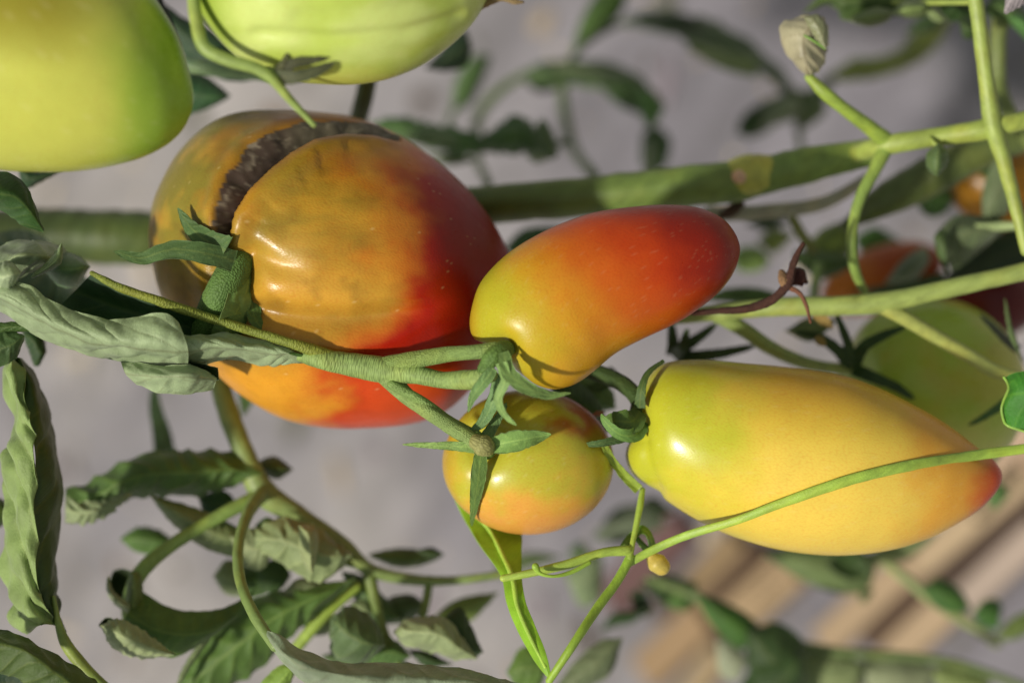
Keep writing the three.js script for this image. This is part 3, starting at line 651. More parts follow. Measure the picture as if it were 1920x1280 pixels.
// bright shoot at upper right
{
  const t = thing('forked_shoot', 'light green forked shoot in the upper right, holding a small pale leaf', 'plant stem', [1660, 270, -0.06]);
  add(t, 'stem', stem([[1600, 290, -0.075, 16], [1660, 272, -0.06, 19], [1760, 256, -0.055, 18], [1860, 240, -0.05, 20], [1960, 215, -0.05, 17]], S.lime, {}), M.stem);
  add(t, 'side_stem', stem([[1672, 272, -0.06, 18], [1630, 238, -0.056, 14], [1585, 205, -0.052, 12], [1545, 172, -0.05, 13], [1518, 145, -0.05, 9]], C('#8fa844'), {}), M.stem);
  add(t, 'side_stem', stem([[1662, 275, -0.06, 15], [1640, 320, -0.058, 12], [1612, 375, -0.056, 11], [1598, 440, -0.056, 10], [1602, 500, -0.06, 10], [1622, 548, -0.068, 8]], C('#86a04c'), {}), M.stem);
  add(t, 'side_stem', stem([[1826, -30, -0.04, 14], [1838, 60, -0.042, 14], [1850, 150, -0.045, 15], [1862, 232, -0.048, 18], [1882, 300, -0.046, 15], [1903, 380, -0.044, 13], [1925, 470, -0.044, 11]], C('#97a954'), { ribs: 0.06 }), M.stem);
  add(t, 'leaflet', leaf([[1515, 142], [1475, 95], [1466, 48], [1500, 30], [1545, 32]], [[1515, 142], [1540, 125], [1551, 90], [1551, 55], [1545, 32]], -0.048, 0.008, { top: C('#c2bb9c'), under: G.top, veins: 6, vein: 0.6, nu: 50, pucker: 0.0012, wave: 0.0016 }), M.petal, 'pale cupped leaf showing its underside');
  add(t, 'leaflet', leaf([[1508, 32], [1535, 28], [1552, 55], [1550, 92]], [[1508, 32], [1522, 60], [1538, 82], [1550, 92]], -0.0395, 0.002, { top: C('#8f9470'), nu: 30, veins: 4, vein: 0.7 }), M.petal, 'folded-over greener tip');
  add(t, 'midrib', stem([[1500, 62, -0.041, 1.5], [1522, 74, -0.0395, 2.5], [1548, 90, -0.0405, 3]], C('#6f9a44'), {}), M.stem);
  add(t, 'leaflet', leaf([[1760, 268], [1738, 290], [1742, 318], [1758, 330]], [[1760, 268], [1778, 285], [1775, 312], [1758, 330]], -0.05, 0.006, { top: C('#6f8a55'), veins: 4, nu: 24, nv: 12 }), M.leaf);
  add(t, 'leaf_stalk', stem([[1745, 258, -0.052, 4], [1752, 268, -0.05, 4], [1760, 276, -0.05, 3]], S.lime, {}), M.stem);
}
// dark stem and leaves along the top right edge
{
  const t = thing('leafy_twig', 'dark scalloped leaves hanging along the top right edge', 'leaves', [1700, 5, -0.09]);
  add(t, 'leaf_stalk', stem([[1500, -20, -0.1, 5], [1650, 2, -0.09, 5], [1830, 4, -0.06, 5]], S.light, {}), M.stem);
  add(t, 'leaflet', leaf([[1505, 25], [1560, -30], [1640, -40], [1700, -20], [1745, 8]], [[1505, 25], [1560, 12], [1585, 42], [1640, 40], [1690, 30], [1745, 8]], -0.095, 0.01, { scallop: 0.3, top: C('#55703a') }), M.leaf);
  add(t, 'leaflet', leaf([[1590, 38], [1640, 12], [1680, 20]], [[1590, 38], [1630, 50], [1665, 40], [1680, 20]], -0.085, 0.008, { ...PALE, top: C('#83975d'), nu: 30 }), M.leaf);
  add(t, 'leaflet', leaf([[1672, 24], [1700, 0], [1745, 0]], [[1672, 24], [1705, 34], [1738, 26], [1745, 0]], -0.08, 0.008, { ...PALE, top: C('#8aa062'), nu: 30 }), M.leaf);
  add(t, 'leaflet', leaf([[1735, 22], [1755, 12], [1778, 36]], [[1735, 22], [1750, 38], [1765, 42], [1778, 36]], -0.08, 0.005, { ...PALE, top: C('#9db277'), nu: 24 }), M.leaf);
  add(t, 'leaflet', leaf([[1700, 8], [1760, -30], [1830, 0], [1840, 30]], [[1700, 8], [1760, 30], [1800, 40], [1840, 30]], -0.1, 0.006, { top: C('#2f4524') }), M.leaf);
  add(t, 'leaflet', leaf([[1800, 40], [1815, 30], [1832, 50]], [[1800, 40], [1808, 70], [1825, 72], [1832, 50]], -0.09, 0.004, { top: C('#38492c'), nu: 20 }), M.leaf);
}
{
  const t = thing('corner_shoot', 'dark blurred stem with green leaves in the top right corner', 'plant stem', [1900, 200, -0.11]);
  add(t, 'stem', stem([[1878, 20, -0.11, 16], [1872, 90, -0.11, 15], [1875, 160, -0.11, 14], [1895, 215, -0.1, 15], [1935, 270, -0.09, 16]], C('#6d7a42'), {}), M.stem);
  add(t, 'leaflet', leaf([[1840, 20], [1870, -10], [1910, 10], [1960, 60]], [[1840, 20], [1870, 40], [1900, 50], [1960, 60]], -0.11, 0.006, { top: C('#5f7d44') }), M.leaf);
  add(t, 'leaflet', leaf([[1885, 15], [1895, -25], [1950, -20]], [[1885, 15], [1884, 26], [1915, 12], [1950, -20]], -0.035, 0.003, { top: C('#bdb4bd'), under: C('#a9a3a0'), nu: 24 }), M.leaf, 'pale greyish leaf tip');
  add(t, 'leaflet', leaf([[1890, 30], [1920, 25], [1970, 80]], [[1890, 30], [1905, 55], [1970, 110]], -0.1, 0.006, { top: C('#5d8f4c') }), M.leaf);
}
// blurred sprays in the upper background
{
  const t = thing('leaf_spray', 'blurred curling dark leaf on thin stalks above the main stem, centre top', 'leaves', [1060, 180, -0.28]);
  add(t, 'leaf_stalk', stem([[985, 138, -0.28, 7], [935, 172, -0.28, 9], [900, 215, -0.28, 10], [893, 270, -0.28, 9], [915, 345, -0.18, 8]], C('#5f7440'), {}), M.stem);
  add(t, 'leaf_stalk', stem([[1052, 150, -0.28, 9], [1058, 210, -0.28, 10], [1070, 262, -0.28, 10], [1115, 330, -0.18, 10]], C('#5f7446'), {}), M.stem);
  add(t, 'leaflet', sheet([[[975, 142, -0.28], [1010, 118, -0.28], [1070, 112, -0.28], [1140, 118, -0.28], [1195, 140, -0.28], [1238, 190, -0.28], [1222, 238, -0.28]], [[975, 145, -0.27], [1015, 135, -0.258], [1070, 130, -0.258], [1140, 135, -0.258], [1185, 158, -0.258], [1220, 190, -0.262], [1220, 238, -0.277]], [[975, 148, -0.28], [1010, 158, -0.28], [1060, 160, -0.28], [1130, 168, -0.28], [1170, 190, -0.28], [1205, 208, -0.28], [1216, 240, -0.28]]], { top: C('#4f6a3a'), veins: 6, pucker: 0.0022, wave: 0.002 }), M.leaf);
  add(t, 'leaflet', leaf([[1040, 120], [1100, 124], [1170, 138]], [[1040, 132], [1100, 138], [1170, 150]], -0.252, 0.003, { top: C('#8a9c74'), nu: 24 }), M.leaf);  // pale strip added as the sunlit ridge of the curling leaf
  add(t, 'leaflet', leaf([[1190, 180], [1215, 170], [1245, 195], [1228, 240]], [[1190, 180], [1200, 215], [1215, 240], [1228, 240]], -0.25, 0.006, { top: C('#6a9450'), nu: 24 }), M.leaf);
  add(t, 'leaflet', leaf([[975, 142], [1020, 150], [1075, 152]], [[975, 142], [1010, 172], [1075, 156]], -0.285, -0.006, { top: C('#1f3018') }), M.leaf);
  add(t, 'leaflet', leaf([[1120, 158], [1160, 160], [1215, 200]], [[1120, 158], [1165, 200], [1205, 212], [1215, 200]], -0.277, 0.004, { top: C('#2c4520') }), M.leaf);
  add(t, 'leaflet', leaf([[1205, 250], [1225, 236], [1258, 262], [1250, 310]], [[1205, 250], [1205, 310], [1225, 325], [1250, 310]], -0.275, 0.008, { top: C('#3d5733') }), M.leaf);
  add(t, 'leaf_stalk', stem([[1222, 215, -0.28, 7], [1222, 250, -0.277, 8], [1215, 320, -0.18, 9]], C('#5f7446'), {}), M.stem);
}
{
  const t = thing('leaf_spray', 'low row of dark blurred leaves lying right above the main stem beside the big tomato', 'leaves', [880, 260, -0.18]);
  add(t, 'leaflet', leaf([[690, 232], [740, 218], [810, 230], [880, 245], [930, 275]], [[690, 232], [760, 262], [820, 285], [880, 292], [930, 275]], -0.18, 0.008, { top: C('#4d6b40'), scallop: 0.12, pucker: 0.002, veins: 7 }), M.leaf);
  add(t, 'leaflet', leaf([[890, 275], [930, 235], [975, 215], [1015, 245], [1042, 290]], [[890, 275], [940, 290], [985, 288], [1020, 300], [1042, 290]], -0.18, 0.01, { top: C('#455f3a'), scallop: 0.12, pucker: 0.002, veins: 6 }), M.leaf);
  add(t, 'leaflet', leaf([[985, 290], [1010, 285], [1040, 292]], [[985, 290], [1005, 306], [1040, 292]], -0.17, 0.004, { ...PALE, nu: 20 }), M.leaf);
  add(t, 'leaflet', leaf([[800, 290], [850, 285], [900, 300]], [[800, 290], [840, 310], [900, 300]], -0.185, 0.004, { ...PALE, top: C('#7b9460'), nu: 20 }), M.leaf);
  add(t, 'leaflet', leaf([[745, 250], [800, 240], [860, 258]], [[745, 262], [800, 272], [860, 272]], -0.168, 0.004, { ...PALE, top: C('#7f9a6a'), nu: 24 }), M.leaf);
  add(t, 'leaflet', leaf([[1000, 250], [1015, 222], [1035, 245], [1048, 290]], [[1000, 250], [1015, 285], [1035, 298], [1048, 290]], -0.165, 0.005, { top: C('#6a8258'), nu: 24 }), M.leaf);
  add(t, 'leaf_stalk', stem([[700, 240, -0.18, 6], [880, 278, -0.18, 7], [1060, 268, -0.2, 7]], C('#4a5f38'), {}), M.stem);
}
{
  const t = thing('leaf_spray', 'blurred dark leaves hanging just right of the pale green tomato at the top', 'leaves', [860, 120, -0.27]);
  add(t, 'leaflet', leaf([[795, 128], [830, 90], [870, 55], [885, 90]], [[795, 128], [840, 132], [875, 122], [885, 90]], -0.16, 0.006, { top: C('#26382a') }), M.leaf);
  add(t, 'leaflet', leaf([[845, 210], [855, 150], [890, 105], [922, 103]], [[845, 210], [880, 195], [905, 150], [922, 103]], -0.28, 0.01, { top: C('#4d6440') }), M.leaf);
  add(t, 'leaf_stalk', stem([[850, 205, -0.28, 6], [838, 240, -0.28, 6], [850, 270, -0.275, 5]], C('#7c9163'), {}), M.stem);
}
{
  const t = thing('leaf_spray', 'long blurred leaves drooping across the upper right background', 'leaves', [1490, 190, -0.28]);
  add(t, 'leaflet', leaf([[1072, 108], [1085, 50], [1110, 0], [1150, -40]], [[1072, 108], [1110, 75], [1160, 30], [1185, -30]], -0.275, 0.01, { top: C('#4d6438') }), M.leaf);
  add(t, 'leaflet', sheet([[[1155, 40, -0.28], [1220, 20, -0.28], [1300, 25, -0.28], [1380, 60, -0.28], [1440, 105, -0.28], [1490, 172, -0.28]], [[1155, 44, -0.27], [1225, 38, -0.262], [1300, 50, -0.262], [1375, 88, -0.262], [1435, 130, -0.262], [1488, 180, -0.277]], [[1155, 48, -0.28], [1225, 58, -0.28], [1295, 82, -0.28], [1370, 125, -0.28], [1430, 138, -0.28], [1475, 185, -0.28]]], { top: C('#557344'), veins: 7, pucker: 0.0025, wave: 0.002 }), M.leaf);
  add(t, 'leaflet', leaf([[1290, 78], [1350, 92], [1420, 112]], [[1290, 92], [1360, 132], [1420, 145]], -0.255, 0.006, { top: C('#8ea268'), nu: 30 }), M.leaf);
  add(t, 'leaflet', leaf([[1425, 240], [1445, 195], [1490, 180], [1505, 205]], [[1425, 240], [1455, 235], [1490, 222], [1505, 205]], -0.262, 0.006, { ...PALE, top: C('#9aa884'), nu: 30 }), M.leaf);
  add(t, 'leaflet', leaf([[1490, 250], [1500, 200], [1540, 175], [1550, 200]], [[1490, 250], [1520, 235], [1545, 215], [1550, 200]], -0.27, 0.004, { top: C('#74875a'), nu: 24 }), M.leaf);
  add(t, 'leaflet', leaf([[1180, 42], [1230, 28], [1290, 30], [1330, 52]], [[1180, 42], [1240, 52], [1290, 58], [1330, 52]], -0.262, 0.004, { top: C('#253a22') }), M.leaf);
  add(t, 'leaflet', leaf([[1545, 150], [1600, 110], [1680, 95], [1740, 30], [1790, 15]], [[1545, 150], [1620, 150], [1700, 130], [1760, 85], [1790, 15]], -0.275, 0.012, { top: C('#93a24c'), veins: 6, pucker: 0.002 }), M.leaf);
  add(t, 'leaflet', leaf([[1700, 60], [1735, 25], [1785, 12]], [[1700, 60], [1750, 60], [1785, 12]], -0.18, 0.006, { top: C('#33472a') }), M.leaf);
  add(t, 'leaflet', leaf([[1382, 248], [1400, 210], [1440, 185], [1485, 175]], [[1382, 248], [1420, 255], [1465, 220], [1485, 175]], -0.28, 0.008, { top: C('#5d7748') }), M.leaf);
  add(t, 'leaflet', leaf([[1380, 250], [1395, 215], [1425, 195]], [[1380, 250], [1410, 258], [1432, 230], [1425, 195]], -0.275, 0.006, { top: C('#2f4a1f') }), M.leaf);
  add(t, 'leaf_stalk', stem([[1160, 44, -0.28, 6], [1110, 70, -0.28, 8], [1072, 108, -0.28, 7], [1060, 150, -0.28, 7]], C('#56694a'), {}), M.stem);
  add(t, 'leaf_stalk', stem([[1455, 130, -0.28, 10], [1490, 180, -0.28, 14], [1530, 180, -0.28, 16], [1560, 145, -0.277, 9]], C('#5c6e40'), {}), M.stem);
  add(t, 'leaf_stalk', stem([[1490, 180, -0.28, 9], [1498, 240, -0.275, 7], [1500, 310, -0.17, 7]], C('#6b7a55'), {}), M.stem);
}
{
  const t = thing('leaf_spray', 'dark bluish leaves between the two pale green tomatoes at the top left', 'leaves', [400, 120, -0.08]);
  add(t, 'leaflet', leaf([[285, -10], [340, 30], [400, 60], [460, 110], [500, 150]], [[285, -10], [310, 60], [350, 110], [420, 150], [500, 150]], -0.09, 0.004, { top: C('#33493a') }), M.leaf);
  add(t, 'leaflet', leaf([[330, 125], [380, 140], [432, 180]], [[330, 125], [340, 210], [385, 205], [432, 180]], -0.1, 0.006, { top: C('#3d5a45') }), M.leaf);
  add(t, 'leaf_stalk', stem([[330, 120, -0.07, 16], [400, 128, -0.07, 15], [500, 140, -0.08, 13]], C('#6f8a68'), {}), M.stem);
  add(t, 'leaflet', leaf([[280, -40], [310, 10], [330, 60], [340, 90]], [[280, -40], [290, 20], [320, 75], [340, 90]], -0.06, 0.002, { top: C('#1f2a20') }), M.leaf);
}
// left edge, upper
{
  const t = thing('tomato_leaf', 'dark green leaf hanging at the left edge under the nearest green tomato', 'leaf', [0, 360, -0.01]);
  add(t, 'blade', sheet([[[-80, 318, -0.012], [0, 320, -0.01], [36, 332, -0.01], [60, 375, -0.012], [82, 432, -0.016]], [[-80, 350, -0.004], [-20, 362, -0.002], [25, 368, -0.004], [52, 392, -0.008], [81, 433, -0.015]], [[-80, 375, -0.02], [-30, 385, -0.016], [10, 400, -0.014], [45, 425, -0.014], [80, 435, -0.016]]], { top: C('#3a5530'), veins: 6, scallop: 0.08 }), M.leaf);
}
{
  const t = thing('leaf_scrap', 'small dark leaf tip tucked under the nearest green tomato', 'leaf', [70, 335, -0.06]);
  add(t, 'blade', leaf([[30, 300], [60, 315], [118, 318]], [[30, 300], [45, 352], [70, 345], [118, 318]], -0.06, 0.004, { top: C('#28402a') }), M.leaf);
}
// front truss with its rolled leaf
{
  const t = thing('fruit_truss', 'downy green fruit stalk forking in front of the huge cracked tomato', 'fruit stalk', [735, 695, 0.006]);
  const col = C('#8aa261');
  const main = add(t, 'stem', stem([[500, 650, -0.0160, 4], [545, 662, -0.0135, 8], [590, 672, -0.0080, 17], [650, 682, -0.0090, 22], [720, 694, -0.0075, 24], [780, 702, -0.0045, 18], [830, 712, -0.0020, 15], [870, 712, 0.0030, 18], [898, 710, 0.0070, 18], [918, 702, 0.0080, 15]], col, { rad: 24, seg: 90, rough: 0.05 }), M.down);
  const a = add(t, 'side_stem', stem([[700, 690, -0.0085, 17], [780, 674, -0.0035, 16], [840, 664, 0.0010, 15], [890, 660, 0.0070, 14], [930, 656, 0.0080, 16]], C('#7d9655'), { rad: 20, seg: 60 }), M.down);
  const b = add(t, 'side_stem', stem([[722, 700, -0.0075, 20], [760, 740, -0.0065, 15], [800, 770, -0.0035, 14], [845, 800, -0.0020, 14], [880, 822, -0.0010, 15], [899, 834, -0.0020, 18]], col, { rad: 20, seg: 60 }), M.down);
  add(t, 'stalk_joint', stem([[893, 828, 0.0005, 15], [904, 834, 0.0000, 20], [912, 838, -0.0020, 17]], C('#9a9a62'), { rad: 18, rough: 0.08 }), M.down);
  add(t, 'side_stem', stem([[735, 722, -0.0045, 10], [790, 752, -0.0035, 10], [840, 790, -0.0050, 12], [880, 812, -0.0045, 12]], C('#7f9a58'), {}), M.down);
  fuzz(t, main.geometry, 800, 0.0014); fuzz(t, a.geometry, 350, 0.0014); fuzz(t, b.geometry, 350, 0.0014);
}
{
  const t = thing('rolled_leaf', 'pale rolled-up tomato leaf lying in front of the big tomato, left of the fruit stalk', 'leaf', [300, 620, -0.0030]);
  const top = [[172, 512, -0.0050], [240, 545, -0.0040], [320, 572, -0.0030], [400, 598, -0.0093], [480, 622, -0.0109], [560, 648, -0.0093], [600, 662, -0.0110]];
  const mid = [[140, 545, -0.0270], [230, 580, -0.0270], [320, 604, -0.0133], [400, 625, -0.0179], [480, 642, -0.0190], [560, 660, -0.0173], [600, 668, -0.0140]];
  const low = [[-60, 560, -0.0190], [0, 580, -0.0150], [65, 622, -0.0130], [130, 652, -0.0130], [220, 676, -0.0130], [300, 688, -0.0130], [370, 684, -0.0145], [430, 674, -0.0157], [490, 682, -0.0165], [545, 680, -0.0128], [605, 682, -0.0130]];
  const front = [[-60, 548, 0.0010], [10, 560, 0.0030], [70, 595, 0.0040], [130, 622, 0.0050], [200, 640, 0.0060], [290, 645, 0.0070], [345, 655, 0.0063], [400, 648, -0.0003], [470, 655, -0.0031], [540, 664, -0.0049], [603, 674, -0.0100]];
  const lip = [[-60, 530, -0.0030], [0, 530, -0.0020], [55, 535, -0.0010], [100, 568, -0.0010], [150, 588, -0.0010], [195, 598, 0.0000], [250, 596, 0.0010], [312, 588, 0.0030], [330, 610, 0.0030], [352, 628, -0.0004], [420, 622, -0.0067], [480, 634, -0.0089], [545, 652, -0.0078], [600, 666, -0.0100]];
  add(t, 'upper_half', sheet([top, mid, low.slice(2)], { nu: 70, top: C('#3b5440'), under: C('#8ba077'), veins: 8, pucker: 0.0004, wave: 0.0004 }), M.leaf, 'dark green inner half of the rolled leaf');
  const o = { nu: 320, nv: 60, top: C('#bfd4a6'), under: G.top, vm: 0.42, slant: 3.2, wave: 0.0028, vein: 0.62, veinW: 0.11 };
  const cut = (r, x0, x1, back = 0) => r.filter((p) => p[0] >= x0 && p[0] <= x1).map((p) => [p[0], p[1], p[2] - back]);
  add(t, 'lower_half', sheet([[...cut(low, -99, 301), [352, 688, -0.009]], [...cut(front, -99, 291), [352, 652, 0.006]], [...cut(lip, -99, 313), [334, 604, 0.003]]], { ...o, veins: 6, pucker: 0.0011 }), M.leaf, 'pale underside rolled outwards');
  add(t, 'lower_half', sheet([[[318, 682, -0.012], ...cut(low, 360, 700)], [[322, 655, 0.001], ...cut(front, 380, 700)], [[325, 622, 0.0], ...cut(lip, 345, 700)]], { ...o, nu: 220, veins: 5, pucker: 0.0009 }), M.leaf, 'pale underside, the narrower roll nearer the stalk');
  add(t, 'midrib', stem([[172, 512, -0.0020, 5], [215, 535, -0.0010, 8], [290, 562, 0.0000, 9], [380, 592, -0.0046, 9], [470, 620, -0.0071, 9], [550, 645, -0.0059, 10], [620, 668, -0.0080, 12]], C('#7f8a3c'), { rough: 0.14, rad: 12, seg: 80 }), M.down);
  add(t, 'leaf_lobe', sheet([[[225, 676, -0.0150], [290, 682, -0.0050], [350, 682, -0.0041], [408, 708, -0.0137]], [[235, 700, -0.0070], [290, 706, 0.0010], [350, 706, 0.0019], [405, 712, -0.0095]], [[255, 720, -0.0110], [300, 737, -0.0070], [350, 741, -0.0081], [400, 728, -0.0153]]], { nu: 50, top: C('#bfd4a6'), under: G.top, veins: 3, wave: 0.003, vein: 0.65 }), M.leaf, 'curled pale lobe below the roll');
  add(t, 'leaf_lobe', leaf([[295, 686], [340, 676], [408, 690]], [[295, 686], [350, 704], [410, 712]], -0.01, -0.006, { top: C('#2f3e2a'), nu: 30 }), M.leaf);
}
{
  const t = thing('crumpled_leaf', 'crumpled pale green leaf at the left edge, above the rolled leaf', 'leaf', [60, 490, -0.0220]);
  add(t, 'blade', sheet([[[-60, 470, -0.0320], [0, 462, -0.0270], [45, 446, -0.0270], [90, 452, -0.0320], [125, 470, -0.0370]], [[-60, 500, -0.0120], [0, 492, -0.0070], [45, 478, -0.0060], [80, 480, -0.0120], [105, 485, -0.0220]], [[-60, 545, -0.0220], [0, 540, -0.0170], [35, 520, -0.0170], [62, 505, -0.0170], [92, 488, -0.0220]]], { ...PALE, top: C('#b0c49a'), wave: 0.003, pucker: 0.001, veins: 4 }), M.leaf);
  add(t, 'leaf_lobe', leaf([[-20, 500], [15, 490], [38, 510]], [[-20, 545], [18, 545], [38, 510]], -0.0020, 0.01, { ...PALE, top: C('#b8cba2'), nu: 30 }), M.leaf);
  add(t, 'leaf_lobe', leaf([[58, 520], [90, 488], [115, 456]], [[58, 520], [95, 505], [115, 490], [115, 456]], -0.0120, 0.006, { ...PALE, top: C('#9cb682'), nu: 30 }), M.leaf);
  add(t, 'leaf_lobe', leaf([[85, 510], [110, 472], [145, 478], [168, 500]], [[85, 510], [110, 535], [140, 538], [168, 500]], -0.0370, 0.012, { top: C('#7fa074'), nu: 30 }), M.leaf);
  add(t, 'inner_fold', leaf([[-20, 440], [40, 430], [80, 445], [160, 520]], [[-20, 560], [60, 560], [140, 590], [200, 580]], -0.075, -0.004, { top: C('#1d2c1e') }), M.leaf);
}
{
  const t = thing('leaf_pair', 'small veined leaves at the left edge, below the rolled leaf', 'leaves', [30, 640, -0.02]);
  add(t, 'leaflet', leaf([[-60, 612], [0, 604], [45, 604], [78, 622]], [[-60, 622], [0, 624], [45, 622], [78, 622]], -0.012, 0.002, { top: C('#55733c'), nu: 30 }), M.leaf);
  add(t, 'leaflet', leaf([[-60, 626], [0, 622], [30, 622], [45, 630]], [[-60, 720], [-5, 690], [30, 668], [45, 630]], -0.012, 0.006, { top: C('#5a7747'), veins: 5, pucker: 0.0009 }), M.leaf);
  add(t, 'leaflet', leaf([[40, 622], [65, 615], [80, 630], [86, 660]], [[40, 622], [50, 650], [68, 688], [86, 660]], -0.05, 0.004, { top: C('#2c4426') }), M.leaf);
}
// big curled leaf at lower left
{
  const t = thing('curled_leaf', 'tall curled leaf with a wavy lit margin, standing at the lower left edge', 'leaf', [160, 1255, -0.02]);
  const r0 = [[14, 668, -0.03], [12, 730, -0.03], [24, 790, -0.028], [14, 850, -0.028], [4, 898, -0.028], [20, 950, -0.028], [6, 1015, -0.028], [4, 1068, -0.028], [24, 1118, -0.026], [26, 1168, -0.026], [48, 1188, -0.026], [62, 1165, -0.026]];
  const r1 = [[26, 668, -0.024], [42, 740, -0.014], [62, 800, -0.01], [68, 860, -0.008], [66, 920, -0.008], [66, 980, -0.008], [68, 1050, -0.01], [74, 1110, -0.012], [90, 1150, -0.016], [104, 1172, -0.02]];
  const r2 = [[40, 672, -0.034], [72, 720, -0.034], [94, 790, -0.034], [106, 850, -0.034], [116, 930, -0.034], [106, 1030, -0.032], [106, 1100, -0.03], [116, 1165, -0.026], [124, 1185, -0.024]];
  const back = r1.map((p, i) => [p[0] - 3, p[1], p[2] - 0.002]);
  add(t, 'rolled_half', sheet([r0, r0.map((p, i) => { const k = i / (r0.length - 1) * (r1.length - 1), j = Math.min(r1.length - 2, Math.floor(k)), a = r1[j], b = r1[j + 1], m = k - j; return [(p[0] * 0.55 + (a[0] + (b[0] - a[0]) * m) * 0.45), p[1] * 0.5 + (a[1] + (b[1] - a[1]) * m) * 0.5, -0.012]; }), r1], { nu: 130, nv: 30, top: C('#a6c076'), under: C('#56692f'), vm: 1.15, veins: 7, slant: 2.4, pucker: 0.0055, wave: 0.0024, vein: 0.8 }), M.leaf, 'pale rolled-over side');
  add(t, 'blade', sheet([back, back.map((p, i) => { const a = r2[Math.min(i, r2.length - 1)]; return [p[0] * 0.35 + a[0] * 0.65, p[1] * 0.4 + a[1] * 0.6, -0.018]; }), r2], { nu: 110, nv: 16, top: C('#45582c'), under: C('#8d9d72'), vm: 0, veins: 7, slant: 1.2, pucker: 0.0016, wave: 0.0016, gain: 1 }), M.leaf, 'dark green side turned away from the sun, painted darker for its shade');  // green set darker to paint in the shade of this side
  add(t, 'midrib', stem([[100, 1120, -0.017, 4], [108, 1165, -0.018, 7], [122, 1205, -0.019, 11], [160, 1255, -0.02, 12], [215, 1310, -0.02, 13]], C('#7f9447'), {}), M.stem);
}
{
  const t = thing('tomato_leaf', 'sharp dark mottled leaf in the bottom left corner', 'leaf', [60, 1250, 0]);
  add(t, 'blade', sheet([[[-60, 1180, -0.01], [0, 1184, -0.008], [55, 1198, -0.006], [105, 1226, -0.006], [215, 1300, -0.008]], [[-60, 1205, 0.002], [0, 1208, 0.004], [50, 1222, 0.005], [95, 1256, 0.004], [170, 1310, 0]], [[-60, 1260, -0.004], [0, 1262, -0.002], [40, 1275, 0], [70, 1300, 0], [120, 1340, 0]]], { top: C('#5b7338'), under: C('#6f8449'), pucker: 0.0014, wave: 0.002, veins: 7, nu: 80 }), M.leaf);
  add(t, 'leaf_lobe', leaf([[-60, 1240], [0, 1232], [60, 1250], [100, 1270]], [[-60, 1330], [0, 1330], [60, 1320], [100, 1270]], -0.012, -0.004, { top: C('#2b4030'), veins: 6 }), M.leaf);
}
{
  const t = thing('leaf_edge', 'dark leaf margins peeping in at the left edge beside the tall curled leaf', 'leaf', [0, 950, -0.06]);
  add(t, 'blade', leaf([[-60, 930], [0, 935], [22, 950]], [[-60, 1000], [0, 988], [22, 950]], -0.06, 0.006, { top: C('#56702f'), nu: 24 }), M.leaf);
}
